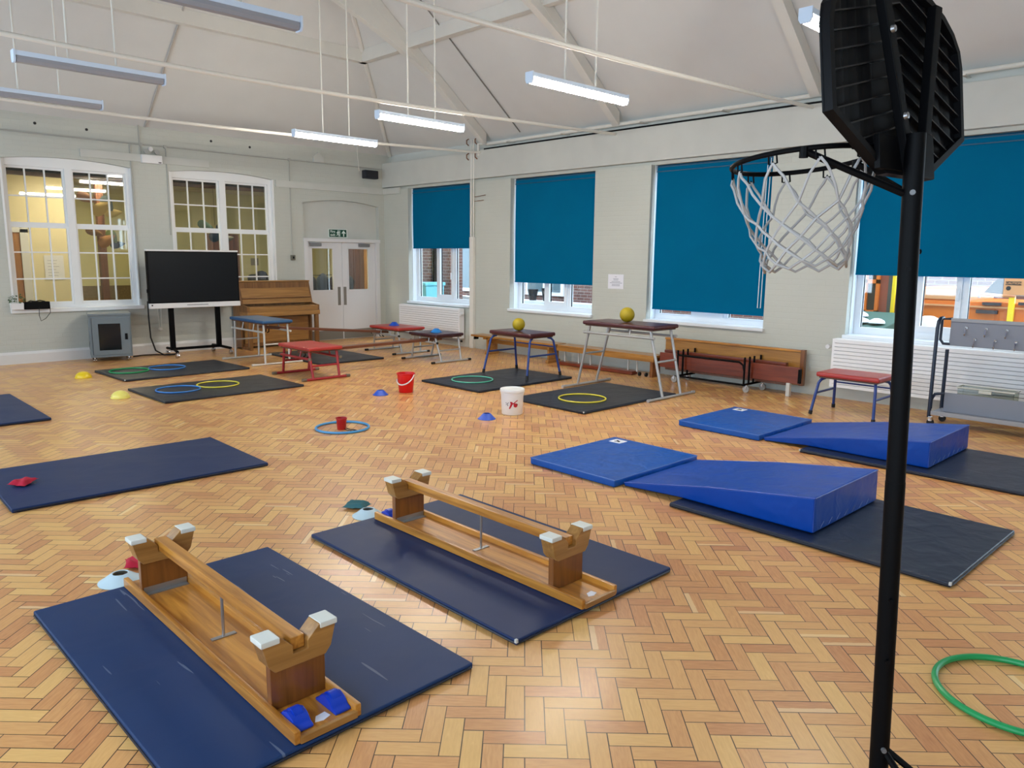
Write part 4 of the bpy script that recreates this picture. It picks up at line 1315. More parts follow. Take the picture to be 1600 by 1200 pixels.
lg = MB()
for poly in ([(-0.030, 0.158), (-0.006, 0.158), (0.010, 0.136), (-0.004, 0.122), (-0.022, 0.132)], [(-0.022, 0.134), (0.006, 0.142), (-0.010, 0.105), (-0.030, 0.076), (-0.042, 0.080)],
             [(0.0, 0.138), (0.016, 0.150), (0.052, 0.178), (0.062, 0.172), (0.028, 0.146), (0.012, 0.128)]):
    lg.v, lg.f = lg.v, lg.f
    q = tub_shape(poly, 'x', LOGO)
    lg.add(q.v, q.f)
q = tub_shape([(0.034 + 0.024 * math.cos(2 * math.pi * i / 14), 0.118 + 0.024 * math.sin(2 * math.pi * i / 14)) for i in range(14)], 'x', LOGO)
lg.add(q.v, q.f)
lg.build('red_logo', LOGO, tb_, smooth=0)
bl = MB()
for (cx, cz, r) in ((-0.062, 0.132, 0.007), (-0.076, 0.144, 0.005), (-0.050, 0.146, 0.005), (-0.056, 0.116, 0.006), (-0.076, 0.122, 0.004), (0.052, 0.126, 0.009)):
    q = tub_shape([(cx + r * math.cos(2 * math.pi * i / 8), cz + r * math.sin(2 * math.pi * i / 8)) for i in range(8)], 'x', INK)
    bl.v and None
    bl.add([p * 1.0 for p in q.v], q.f)
bl.build('ball_logo', INK, tb_, smooth=0)


def hoop(x, y, z, r, tr_, material, lab, n=64):
    return tag(MB().ring((0, 0, tr_ + 0.001), r, tr_, n, 10).build('hoop', material, loc=(x, y, z)), lab, 'hoop', 'plastic hoops')


hoop(3.70, 11.92, 0.03, 0.262, 0.010, HG, 'green hoop on the mat in front of the screen')
hoop(4.24, 11.91, 0.03, 0.255, 0.009, HB, 'blue hoop beside the green hoop, in front of the screen')
hoop(3.63, 9.86, 0.03, 0.262, 0.009, HB, 'blue hoop touching the yellow hoop on the charcoal mat')
hoop(4.17, 9.91, 0.03, 0.262, 0.009, HY, 'yellow hoop touching the blue hoop on the charcoal mat')
hoop(7.01, 8.02, 0.03, 0.29, 0.008, HG2, 'thin jade green hoop on the mat under the blue-legged stool')
hoop(7.07, 6.03, 0.03, 0.29, 0.009, HY, 'thin yellow hoop on the mat under the tall maroon table')
hoop(4.07, 6.67, 0.0, 0.265, 0.012, HB2, 'sky blue hoop around the small red bucket')
hoop(3.465, 0.605, 0.0, 0.295, 0.0135, HG, 'thick green hoop cut by the photo edge beside the basketball pole')


def beanbag(x, y, z, rz, material, lab, s=1.0, pitch=0.0):
    m = MB()
    N = 10
    vs, fs = [], []
    for side in (1, -1):
        for i in range(N + 1):
            for j in range(N + 1):
                u, v = -1 + 2 * i / N, -1 + 2 * j / N
                e = (1 - u ** 4) * (1 - v ** 4)
                w = 0.034 * (e ** 0.6) * (1 + 0.25 * math.sin(5 * u + 3 * v))
                vs.append((u * 0.066 * (0.90 + 0.14 * abs(v) ** 4), v * 0.085 * (0.90 + 0.14 * abs(u) ** 4), side * w * (0.9 if side > 0 else 0.25) + 0.010 + 0.012 * (u * u + v * v) * (0.6 if u * v > 0 else 0.1)))
    n2 = (N + 1) * (N + 1)
    for i in range(N):
        for j in range(N):
            a = i * (N + 1) + j
            fs.append((a, a + N + 1, a + N + 2, a + 1))
            fs.append((n2 + a, n2 + a + 1, n2 + a + N + 2, n2 + a + N + 1))
    m.add(vs, fs, Matrix.Scale(s, 4))
    return tag(m.build('beanbag', material, loc=(x, y, z), rot=(pitch, 0, rz), smooth=80), lab, 'beanbag', 'cloth beanbags')


beanbag(1.215, 6.49, 0.031, R(-45), BAGR, 'red beanbag lying on the navy mat')
beanbag(1.335, 4.40, 0.004, R(-20), BAGR, 'red beanbag on the floor behind the nearest upturned bench')
beanbag(2.80, 4.43, 0.004, R(30), BAGT, 'teal beanbag on the floor behind the second upturned bench')


# ------------------------------------------------------------------ agility tables and stools
def pad(t, tx, ty, h, th, material):
    MB().box(-tx / 2, tx / 2, -ty / 2, ty / 2, h - th, h).build('pad', material, t, bevel=th * 0.38, seg=4)
    MB().box(-tx / 2 + 0.03, tx / 2 - 0.03, -ty / 2 + 0.03, ty / 2 - 0.03, h - th - 0.016, h - th + 0.004).build('base_board', BROWNWOOD, t, smooth=0)


def skid_table(x, y, rz, tx, ty, h, skid_l, skid_y, tube, padm, lab, rail_z, rung_z, r=0.0165, capm=RUBBER, th=0.05, legx=0.21, hooks=True):
    t = thing('agility_table', lab, 'gym table', (x, y, 0), rz, 'padded gym tables on skid legs')
    pad(t, tx, ty, h, th, padm)
    zt_ = h - th - 0.014
    for s in (-1, 1):
        MB().tube((-skid_l / 2, s * skid_y / 2, r), (skid_l / 2, s * skid_y / 2, r), r, 12).build('skid', tube, t)
        for q in (-1, 1):
            MB().tube((q * (skid_l / 2 - 0.05), s * skid_y / 2, r + 0.001), (q * (skid_l / 2 + 0.012), s * skid_y / 2, r + 0.001), r + 0.004, 12).build('rubber_foot', capm, t)
            a = Vector((q * legx, s * skid_y / 2, r))
            b_ = Vector((q * (tx / 2 - 0.055), s * (ty / 2 - 0.09), zt_))
            MB().tube(a, b_, r, 12).build('leg', tube, t)
        f = rung_z / h
        pa = [Vector((q * (legx + (tx / 2 - 0.055 - legx) * f), s * (skid_y / 2 + (ty / 2 - 0.09 - skid_y / 2) * f), rung_z)) for q in (-1, 1)]
        MB().tube(pa[0], pa[1], r * 0.8, 10).build('rung', tube, t)
    f = rail_z / h
    for q in (-1, 1):
        xx = q * (legx + (tx / 2 - 0.055 - legx) * f + r * 1.6)
        yy = skid_y / 2 + (ty / 2 - 0.09 - skid_y / 2) * f + 0.04
        MB().tube((xx, -yy, rail_z), (xx, yy, rail_z), r * 0.95, 10).build('side_rail', tube, t)
        for e in (-1, 1):
            MB().tube((xx, e * (yy + 0.004), rail_z), (xx, e * (yy - 0.02), rail_z), r * 1.12, 10).build('rail_cap', capm, t)
        for yy2 in (-ty * 0.16, ty * 0.16):
            MB().tube((xx, yy2, rail_z), (q * (tx / 2 - 0.055), yy2, zt_), r * 0.6, 8).build('rail_post', tube, t)
    return t


skid_table(5.80, 11.96, 0, 0.52, 1.22, 0.715, 0.85, 1.09, WHITETUBE, BLUEPAD, 'tall table with blue pad and pale legs in front of the piano', 0.53, 0.33, capm=WHITETUBE)
skid_table(5.60, 10.01, 0, 0.55, 0.90, 0.465, 0.74, 0.88, REDT, REDV, 'low red table with red legs, on the floor by the grey mat', 0.30, 0.20, r=0.019, capm=mat('worn_foot_cap', (110, 98, 84), 0.7))
skid_table(8.30, 11.62, 0, 0.60, 0.92, 0.475, 0.80, 0.88, GALV, REDV, 'low table with red pad and metal legs in front of the corner radiator', 0.33, 0.2)
skid_table(8.12, 10.23, 0, 0.60, 0.76, 0.475, 0.82, 0.82, GALV, DKMAR, 'low table with dark maroon pad carrying a sky blue cone', 0.33, 0.2)
skid_table(8.12, 6.14, 0, 0.55, 1.17, 0.915, 1.0, 1.41, GALV, MAROON, 'tall table with maroon pad and metal legs carrying a yellow ball', 0.76, 0.46, r=0.018, legx=0.20, capm=GALV)


def stool(x, y, z, tx, ty, h, fx, fy, padm, lab):
    t = thing('agility_stool', lab, 'gym stool', (x, y, z), 0, 'padded gym stools on splayed legs')
    pad(t, tx, ty, h, 0.055, padm)
    zt_ = h - 0.075
    r = 0.0165
    for s in (-1, 1):
        for q in (-1, 1):
            foot = Vector((q * fx / 2, s * fy / 2, 0.012))
            knee = Vector((q * (tx / 2 - 0.015), s * (ty / 2 - 0.035), zt_ - 0.05))
            top = Vector((q * (tx / 2 - 0.10), s * (ty / 2 - 0.07), zt_))
            mid = knee * 0.6 + top * 0.4 + Vector((0, 0, 0.016))
            MB().path([foot, knee, mid, top], r, 12).build('leg', BLUET, t)
            MB().tube(foot - Vector((0, 0, 0.011)), foot + (knee - foot) * 0.09, r + 0.005, 12).build('rubber_foot', RUBBER, t)
        zz = h * 0.50
        f = zz / zt_
        pa = [Vector((q * (fx / 2 + (tx / 2 - 0.015 - fx / 2) * f), s * (fy / 2 + (ty / 2 - 0.035 - fy / 2) * f), zz)) for q in (-1, 1)]
        MB().tube(pa[0], pa[1], r * 0.8, 10).build('rung', BLUET, t)
    zz = h * 0.66
    f = zz / zt_
    MB().tube((fx / 2 + (tx / 2 - 0.015 - fx / 2) * f, -(fy / 2 + (ty / 2 - 0.035 - fy / 2) * f), zz), (fx / 2 + (tx / 2 - 0.015 - fx / 2) * f, fy / 2 + (ty / 2 - 0.035 - fy / 2) * f, zz), r * 0.6, 8).build('stretcher', BLUET, t)
    return t


stool(7.92, 7.95, 0.036, 0.52, 0.88, 0.640, 0.70, 0.92, MAROON, 'stool with maroon pad and splayed blue legs carrying a yellow ball')
stool(8.75, 3.42, 0.005, 0.48, 0.70, 0.485, 0.62, 0.70, REDV, 'stool with red pad and splayed blue legs in front of the radiator')


def gball(x, y, z, r, lab):
    prof = [(r * math.cos(R(a)) if abs(a) < 90 else 0.0005, r + r * math.sin(R(a))) for a in range(-90, 91, 7)]
    prof[0] = (0.0005, 0)
    prof[-1] = (0.0005, 2 * r)
    return tag(MB().lathe(prof, 40).build('rubber_ball', YBALL, loc=(x, y, z), smooth=80), lab, 'ball', 'yellow rubber balls')


gball(7.90, 8.0, 0.677, 0.094, 'yellow ball resting on the blue-legged maroon stool')
gball(8.10, 6.17, 0.916, 0.098, 'yellow ball resting on the tall maroon table')
disc_cone(8.29, 11.69, 0.476, CONEB, 'blue disc cone on the red table by the corner radiator', r=0.10)
disc_cone(8.10, 10.20, 0.476, CONEL, 'sky blue disc cone on the dark maroon table', r=0.10)


def plank(p0, p1, lab):
    p0, p1 = Vector(p0), Vector(p1)
    d_ = p1 - p0
    L = d_.length
    t = thing('sloping_plank', lab, 'plank', p0, (0, -math.atan2(d_.z, math.hypot(d_.x, d_.y)), math.atan2(d_.y, d_.x)), 'wooden planks hooked between the tables')
    MB().box(0, L, -0.07, 0.07, -0.025, 0.02).build('board', PLANKW, t, bevel=0.006)
    for xx in (0.12, L - 0.12):
        for yy in (-0.05, 0.05):
            MB().path([(xx, yy, -0.025), (xx, yy, -0.075), (xx + (0.03 if xx > 1 else -0.03), yy, -0.09)], 0.009, 6).build('hook', BLACK, t)


plank((5.72, 11.80, 0.585), (8.22, 11.84, 0.355), 'dark wooden plank sloping from the blue table to the red-topped table')
plank((5.46, 10.05, 0.365), (8.22, 10.27, 0.36), 'reddish wooden plank between the low red table and the dark maroon table')

# ------------------------------------------------------------------ piano
pn = thing('upright_piano', 'honey-coloured wooden upright piano against the back wall beside the doors', 'piano', (6.98, 13.98, 0))
hw = 0.72
for s in (-1, 1):
    MB().prism([(0, 0.03), (-0.30, 0.03), (-0.30, 0.60), (-0.60, 0.62), (-0.60, 0.80), (-0.34, 0.84), (-0.22, 1.24), (0, 1.24)], 'x', s * hw - 0.018, s * hw + 0.018).build('side_panel', PIANOD, pn, smooth=0)
    MB().box(s * (hw - 0.035) - 0.035, s * (hw - 0.035) + 0.035, -0.60, -0.53, 0.03, 0.62).build('leg', PIANOD, pn, bevel=0.006)
    MB().box(s * (hw - 0.03) - 0.03, s * (hw - 0.03) + 0.03, -0.62, -0.28, 0.0, 0.05).build('toe_block', PIANOD, pn, smooth=0)
MB().box(-hw, hw, -0.26, 0.0, 0.03, 1.235).build('case', PIANOD, pn, smooth=0)
MB().prism([(-0.355, 0.84), (-0.335, 0.84), (-0.205, 1.235), (-0.225, 1.235)], 'x', -hw + 0.02, hw - 0.02).build('upper_panel', PIANO, pn, smooth=0)
MB().box(-hw + 0.02, hw - 0.02, -0.345, -0.318, 0.935, 0.945).build('panel_groove', BROWNWOOD, pn, smooth=0)
MB().box(-hw - 0.02, hw + 0.02, -0.25, 0.005, 1.24, 1.262).build('top_lid', PIANO, pn, bevel=0.004)
MB().box(-hw + 0.02, hw - 0.02, -0.615, -0.33, 0.70, 0.795).build('key_lid', PIANO, pn, bevel=0.008)
MB().box(-hw - 0.02, hw + 0.02, -0.62, -0.28, 0.615, 0.70).build('key_bed', PIANO, pn, bevel=0.006)
MB().box(-hw + 0.06, hw - 0.06, -0.285, -0.262, 0.10, 0.57).build('lower_panel', PIANO, pn, bevel=0.004)
for s in (-0.07, 0.0, 0.07):
    MB().box(s - 0.012, s + 0.012, -0.37, -0.28, 0.05, 0.06).build('pedal', mat('brass_pedal', (176, 140, 70), 0.3, metal=0.9), pn, bevel=0.003)

# ------------------------------------------------------------------ screen on a wheeled stand
sc_ = thing('display_screen', 'large black display screen on a black wheeled stand in front of the sash window', 'screen', (5.33, 13.42, 0))
MB().box(-0.785, 0.785, -0.03, 0.04, 0.92, 1.79).build('screen_body', BLACKP, sc_, bevel=0.008)
MB().box(-0.76, 0.76, -0.034, -0.03, 0.945, 1.77).build('screen_glass', SCREEN, sc_, smooth=0)
MB().box(-0.787, 0.787, -0.036, 0.03, 1.79, 1.818).build('top_bar', WHITE, sc_, bevel=0.004)
sbx = MB().box(-0.787, 0.787, -0.05, 0.03, 0.835, 0.92).build('speaker_bar', WHITE, sc_, bevel=0.006)
MB().box(-0.17, 0.20, -0.053, -0.05, 0.875, 0.89).build('port_strip', mat('port_grey', (140, 140, 144), 0.5), sbx, smooth=0)
MB().lathe([(0.001, 0), (0.013, 0), (0.013, 0.004), (0.001, 0.004)], 14, (0, 0, 0), Matrix.Translation((-0.745, -0.05, 0.89)) @ Matrix.Rotation(R(90), 4, 'X')).build('power_button', INK, sbx)
for s in (-1, 1):
    x = 0.005 + s * 0.405
    MB().box(x - 0.04, x + 0.04, 0.05, 0.11, 0.10, 1.45).build('stand_post', BLACK, sc_, bevel=0.004)
    ft = MB().path([(x, 0.36, 0.115), (x, 0.08, 0.125), (x + s * 0.06, -0.27, 0.105)], 0.024, 10).build('stand_foot', BLACK, sc_)
    for (xx, yy) in ((x + s * 0.06, -0.26), (x, 0.34)):
        c = MB().tube((xx, yy, 0.06), (xx, yy, 0.10), 0.012, 8).box(xx - 0.022, xx + 0.022, yy - 0.02, yy + 0.02, 0.055, 0.075).build('caster', CHROME, sc_)
        for w_ in (-0.016, 0.016):
            MB().lathe([(0.001, -0.010), (0.036, -0.010), (0.036, 0.010), (0.001, 0.010)], 18, (0, 0, 0), Matrix.Translation((xx + w_, yy, 0.037)) @ Matrix.Rotation(R(90), 4, 'Y')).build('wheel', CHROME, c)
MB().box(-0.40, 0.40, 0.06, 0.10, 0.10, 0.145).build('cross_bar', BLACK, sc_, bevel=0.004)
MB().box(-0.80, -0.785, -0.02, 0.02, 1.10, 1.16).build('pen_holder', BLACKP, sc_, bevel=0.004)
MB().path([(-0.79, 0.02, 0.96), (-0.80, 0.0, 0.7), (-0.78, 0.02, 0.35), (-0.70, 0.06, 0.12), (-0.55, 0.12, 0.03), (-0.35, 0.15, 0.025), (-0.30, 0.2, 0.03)], 0.013, 8).build('power_cable', RUBBER, sc_)
pcl = thing('blind_pull_cord', 'white looped pull cord with a pendant hanging behind the black screen', 'cord', (4.93, YB - 0.015, 1.6))
MB().path([(-0.02, 0, 0), (-0.03, 0, -0.7), (-0.02, 0, -1.15), (0.02, 0, -1.15), (0.03, 0, -0.7), (0.02, 0, 0)], 0.005, 6).build('cord_line', PIPEW, pcl)
MB().lathe([(0.001, 0), (0.035, 0.01), (0.035, 0.05), (0.001, 0.06)], 14, (0, 0, -1.2)).build('cord_weight', PIPEW, pcl)

# ------------------------------------------------------------------ network cabinet
nc = thing('network_cabinet', 'blue-grey metal equipment cabinet on casters under the plant window', 'cabinet', (3.985, 13.66, 0), R(-14))
MB().box(-0.305, 0.305, -0.245, 0.245, 0.075, 0.755).build('body', GREYCAB, nc, bevel=0.006)
MB().box(-0.315, 0.315, -0.255, 0.255, 0.745, 0.785).build('top_cover', GREYCAB, nc, bevel=0.01)
dr = MB().box(-0.265, 0.285, -0.258, -0.243, 0.115, 0.715).build('cabinet_door', GREYCAB, nc, bevel=0.004)
MB().box(-0.175, 0.145, -0.262, -0.257, 0.19, 0.62).build('door_glass', mat('smoked_glass', (22, 24, 28), 0.12), dr, smooth=0)
MB().box(0.205, 0.245, -0.268, -0.257, 0.355, 0.455).build('door_handle', BLACKP, dr, bevel=0.004)
MB().box(-0.268, -0.262, -0.2575, -0.243, 0.115, 0.715).build('door_gap', INK, nc, smooth=0)
vt = MB()
for i in range(5):
    vt.box(-0.308, -0.304, -0.16 + 0.055 * i, -0.135 + 0.055 * i, 0.20, 0.32)
vt.build('side_vent', INK, nc, smooth=0)
for (xx, yy) in ((-0.25, -0.19), (0.25, -0.19), (-0.25, 0.19), (0.25, 0.19)):
    c = MB().tube((xx, yy, 0.05), (xx, yy, 0.08), 0.015, 8).build('caster', CHROME, nc)
    for w_ in (-0.018, 0.018):
        MB().lathe([(0.001, -0.010), (0.028, -0.010), (0.028, 0.010), (0.001, 0.010)], 16, (0, 0, 0), Matrix.Translation((xx + w_, yy, 0.029)) @ Matrix.Rotation(R(90), 4, 'Y')).build('wheel', CHROME, c)
fc = tag(MB().path([(4.36, 13.78, 0.012), (4.55, 13.86, 0.010), (4.72, 13.80, 0.010), (4.86, 13.66, 0.012), (5.0, 13.60, 0.012)], 0.010, 8).build('floor_cable', RUBBER),
         'black cable trailing on the floor between the cabinet and the screen stand', 'cable')

# ------------------------------------------------------------------ things on the left window sill
pp_ = thing('potted_plant', 'leafy plant in a white box planter on the sash window sill', 'plant', (2.765, 13.965, 0.862))
MB().prism([(-0.085, 0), (0.085, 0), (0.09, 0.10), (-0.09, 0.10)], 'y', -0.035, 0.035).build('planter', WHITE, pp_, bevel=0.004)
random.seed(11)
lv = MB()
for i in range(46):
    a = random.random() * 6.28
    rr = 0.09 * math.sqrt(random.random())
    z = 0.10 + 0.19 * random.random() * (1 - rr / 0.14)
    M = Matrix.Translation((rr * math.cos(a) * 1.1, rr * math.sin(a) * 0.35, z)) @ Euler((random.uniform(-1, 1), random.uniform(-1, 1), a)).to_matrix().to_4x4()
    lv.add([(0, 0, 0), (0.02, 0.012, 0.004), (0.045, 0, 0), (0.02, -0.012, 0.004), (0.02, 0, -0.004)], [(0, 1, 2, 3), (0, 4, 1), (1, 4, 2), (2, 4, 3), (3, 4, 0)], M)
lv.build('foliage', LEAF, pp_, smooth=0)
cb = thing('black_box', 'black open box full of cables on the sash window sill', 'box', (3.035, 13.965, 0.862))
bb = MB()
bb.box(-0.175, 0.175, -0.045, 0.045, 0, 0.012).box(-0.175, -0.165, -0.045, 0.045, 0, 0.115).box(0.165, 0.175, -0.045, 0.045, 0, 0.115).box(-0.175, 0.175, -0.045, -0.036, 0, 0.115).box(-0.175, 0.175, 0.036, 0.045, 0, 0.115)
bb.build('box_shell', BLACKP, cb, smooth=0)
MB().path([(-0.14, 0, 0.10), (-0.08, 0.01, 0.13), (-0.02, -0.01, 0.12), (0.05, 0.01, 0.135), (0.11, 0, 0.12), (0.14, 0, 0.10)], 0.010, 6).build('cable_coil', RUBBER, cb)
MB().path([(0.02, -0.046, 0.03), (0.01, -0.05, -0.10), (0.03, -0.05, -0.19), (0.10, -0.05, -0.15), (0.17, -0.05, -0.06), (0.175, -0.03, 0.05)], 0.005, 6).build('hanging_cable', RUBBER, cb)

# ------------------------------------------------------------------ wall benches
b1 = thing('wooden_bench', 'low wooden bench with board legs beside the boxed pipe', 'bench', (9.40, 9.58, 0))
MB().box(-0.14, 0.14, -1.06, 1.06, 0.30, 0.335).build('seat', BENCHW, b1, bevel=0.006)
for yy in (-0.80, 0.72):
    MB().box(-0.125, 0.125, yy - 0.11, yy - 0.075, 0.05, 0.30).box(-0.125, 0.125, yy - 0.2, yy + 0.02, 0.265, 0.30).build('board_leg', BENCHW, b1, bevel=0.004)
    MB().box(-0.15, 0.15, yy - 0.125, yy - 0.06, 0.0, 0.055).build('foot', OAKX, b1, bevel=0.006)
MB().box(-0.02, 0.02, -0.85, 0.70, 0.20, 0.27).build('rail', BENCHW, b1, bevel=0.004)
MB().box(-0.05, 0.05, 1.055, 1.075, 0.235, 0.30).build('hook', BLACK, b1, smooth=0)
b2 = thing('wooden_bench', 'long wooden bench with metal legs and a red floor rail along the wall', 'bench', (9.41, 7.52, 0))
MB().box(-0.14, 0.14, -0.98, 0.96, 0.295, 0.33).build('seat', BENCHW, b2, bevel=0.006)
MB().box(-0.15, -0.11, -0.98, 0.96, 0.235, 0.30).build('apron', BENCHW, b2, bevel=0.004)
for yy in (-0.62, -0.45, 0.30, 0.55, 0.85):
    MB().tube((-0.06, yy, 0.05), (-0.06, yy, 0.30), 0.014, 8).build('leg', WHITETUBE, b2)
MB().box(-0.16, -0.02, -0.60, 0.93, 0.008, 0.06).build('floor_rail', REDW, b2, bevel=0.006)
MB().box(-0.10, 0.10, -0.93, -0.88, 0.0, 0.30).build('board_leg', OAKZ, b2, bevel=0.004)
for yy in (-0.70, -0.82):
    MB().lathe([(0.001, -0.012), (0.03, -0.012), (0.03, 0.012), (0.001, 0.012)], 14, (0, 0, 0), Matrix.Translation((-0.10, yy, 0.031)) @ Matrix.Rotation(R(90), 4, 'X')).build('caster', RUBBER, b2)

# stack: benches stored on their sides, held by a wheeled carrier
cr_ = thing('bench_carrier', 'black steel carrier frame on casters holding the stored benches', 'trolley', (9.33, 5.55, 0))
fr = MB()
for yy in (-0.52, 0.52):
    fr.path([(-0.16, yy, 0.10), (0.30, yy, 0.10)], 0.016, 8)
    for xx in (-0.15, -0.02, 0.10, 0.28):
        fr.tube((xx, yy, 0.10), (xx, yy, 0.47), 0.014, 8)
fr.tube((-0.15, -0.52, 0.10), (-0.15, 0.52, 0.10), 0.014, 8)
fr.build('frame', BLACK, cr_)
MB().path([(-0.15, 0.52, 0.40), (-0.15, -0.44, 0.40), (-0.15, -0.50, 0.36), (-0.15, -0.52, 0.28), (-0.15, -0.52, 0.12)], 0.014, 8).build('guard_rail', BLACK, cr_)
for (xx, yy) in ((-0.13, -0.55), (0.22, -0.60), (-0.13, 0.58), (0.22, 0.58)):
    c = MB().path([(xx, yy, 0.10), (xx, yy, 0.085)], 0.016, 8).box(xx - 0.028, xx + 0.028, yy - 0.012, yy + 0.012, 0.05, 0.085).build('caster', CHROME, cr_)
    MB().lathe([(0.001, -0.014), (0.045, -0.014), (0.045, 0.014), (0.001, 0.014)], 20, (0, 0, 0), Matrix.Translation((xx, yy, 0.046)) @ Matrix.Rotation(R(90), 4, 'Y')).build('wheel', mat('pale_caster', (160, 156, 150), 0.5), c)
s1 = thing('stored_bench', 'golden wooden bench stored on its side against the wall', 'bench', (9.655, 5.54, 0.115), 0, 'benches stored on the carrier')
MB().box(-0.018, 0.018, -1.10, 1.06, 0.0, 0.46).build('seat_board', BENCHW, s1, bevel=0.005)
MB().box(-0.04, 0.018, -1.10, 1.06, 0.44, 0.47).build('edge_rim', OAK, s1, bevel=0.005)
MB().box(-0.045, 0.022, -1.115, -1.06, 0.0, 0.475).build('end_block', OAKZ, s1, bevel=0.005)
s2_ = thing('stored_bench', 'red-brown wooden bench stored on its side in the black carrier frame', 'bench', (9.37, 5.45, 0.118), 0, 'benches stored on the carrier')
MB().box(-0.018, 0.018, -1.10, 1.05, 0.055, 0.27).build('seat_board', REDW, s2_, bevel=0.005)
MB().box(-0.03, 0.03, -0.98, -0.93, -0.117, 0.06).build('leg', WHITETUBE, s2_, bevel=0.004)
MB().box(-0.045, 0.0, -1.12, -1.09, 0.07, 0.25).build('hook_plate', BLACK, s2_, smooth=0)
s3_ = thing('stored_bench', 'dark brown wooden bench stored on its side, lowest on the carrier', 'bench', (9.52, 5.55, 0.117), 0, 'benches stored on the carrier')
MB().box(-0.018, 0.018, -0.95, 0.95, 0.0, 0.30).build('seat_board', PLANKW, s3_, bevel=0.005)
MB().box(-0.05, -0.018, -0.95, 0.95, 0.26, 0.30).build('edge_rim', REDW, s3_, bevel=0.005)

# ------------------------------------------------------------------ hook trolley by the radiator
NAVYT = mat('navy_trolley_tube', (22, 36, 58), 0.4)
tl = thing('hook_trolley', 'grey trolley with navy tube ends and a board of metal hooks', 'trolley', (8.98, 1.85, 0))
for yy in (0.80, -0.95):
    s = 1 if yy > 0 else -1
    MB().path([(-0.13, yy, 0.09), (-0.13, yy, 1.05), (-0.11, yy, 1.12), (-0.05, yy, 1.15), (0.03, yy, 1.15)], 0.019, 10).build('end_tube', NAVYT, tl)
    MB().path([(0.20, yy - s * 0.02, 0.10), (0.20, yy - s * 0.02, 0.80)], 0.019, 10).build('end_tube', NAVYT, tl)
    MB().path([(0.0, yy - s * 0.10, 1.15), (0.0, yy + s * 0.0, 1.14), (0.0, yy + s * 0.0, 0.92), (0.0, yy - s * 0.03, 0.88), (0.0, yy - s * 0.10, 0.88)], 0.015, 10).build('push_handle', NAVYT, tl)
    MB().path([(-0.10, yy - s * 0.12, 0.36), (-0.10, yy - s * 0.03, 0.34), (-0.10, yy, 0.28), (-0.10, yy, 0.18)], 0.016, 10).build('corner_loop', NAVYT, tl)
hb = MB().box(-0.012, 0.012, -0.86, 0.71, 0.865, 1.15).build('hook_board', GREYBOARD, tl, bevel=0.004)
MB().box(-0.025, 0.02, -0.86, 0.71, 1.12, 1.155).build('board_trim', mat('trolley_trim', (150, 152, 158), 0.4), hb, bevel=0.004)
for row, (zz, off) in enumerate(((1.06, 0.0), (0.945, -0.09))):
    for i in range(8):
        yy = 0.56 + off - 0.185 * i
        MB().box(-0.018, -0.012, yy - 0.012, yy + 0.012, zz - 0.01, zz + 0.015).path([(-0.016, yy, zz), (-0.05, yy, zz - 0.005), (-0.045, yy, zz - 0.06), (-0.06, yy, zz - 0.075), (-0.075, yy, zz - 0.055)], 0.006, 6).build('hook', CHROME, hb)
MB().box(-0.14, 0.24, -0.93, 0.78, 0.135, 0.155).build('tray_base', GREYBOARD, tl, bevel=0.003)
MB().box(-0.15, -0.13, -0.93, 0.78, 0.12, 0.165).build('tray_trim', mat('trolley_trim', (150, 152, 158), 0.4), tl, bevel=0.003)
MB().box(-0.02, -0.005, -0.86, 0.70, 0.155, 0.36).build('tray_panel', GREYBOARD, tl, bevel=0.003)
for (xx, yy) in ((-0.13, 0.78), (0.2, 0.76), (-0.13, -0.93), (0.2, -0.93)):
    c = MB().box(xx - 0.02, xx + 0.02, yy - 0.02, yy + 0.02, 0.05, 0.10).build('caster', CHROME, tl, bevel=0.004)
    MB().lathe([(0.001, -0.013), (0.035, -0.013), (0.035, 0.013), (0.001, 0.013)], 18, (0, 0, 0), Matrix.Translation((xx, yy, 0.036)) @ Matrix.Rotation(R(90), 4, 'Y')).build('wheel', RUBBER, c)
cbx = thing('plastic_crate', 'translucent plastic storage box standing on the hook trolley tray', 'box', (9.10, 2.18, 0.156))
MB().box(-0.10, 0.10, -0.26, 0.26, 0, 0.006).box(-0.10, -0.094, -0.26, 0.26, 0, 0.27).box(0.094, 0.10, -0.26, 0.26, 0, 0.27).box(-0.10, 0.10, -0.26, -0.254, 0, 0.27).box(-0.10, 0.10, 0.254, 0.26, 0, 0.27).build('box_shell', CLEARP, cbx, smooth=0)
MB().path([(-0.105, -0.265, 0.27), (0.105, -0.265, 0.27), (0.105, 0.265, 0.27), (-0.105, 0.265, 0.27)], 0.009, 6, True).build('box_rim', mat('cloudy_rim', (196, 196, 186), 0.4), cbx)
MB().box(-0.115, -0.10, -0.06, 0.06, 0.23, 0.26).build('box_handle', mat('cloudy_rim', (196, 196, 186), 0.4), cbx, bevel=0.004)

# ------------------------------------------------------------------ basketball stand
bs_ = thing('basketball_stand', 'portable black basketball stand with hoop, net and dark backboard', 'basketball stand', (2.413, 0.761, 0))
base = Vector((2.413, 0.761, 0))


def L(p):
    return Vector(p) - base


lean = Vector((-0.0097, 0.0299, 1.0))


def on_pole(z):
    return lean * z


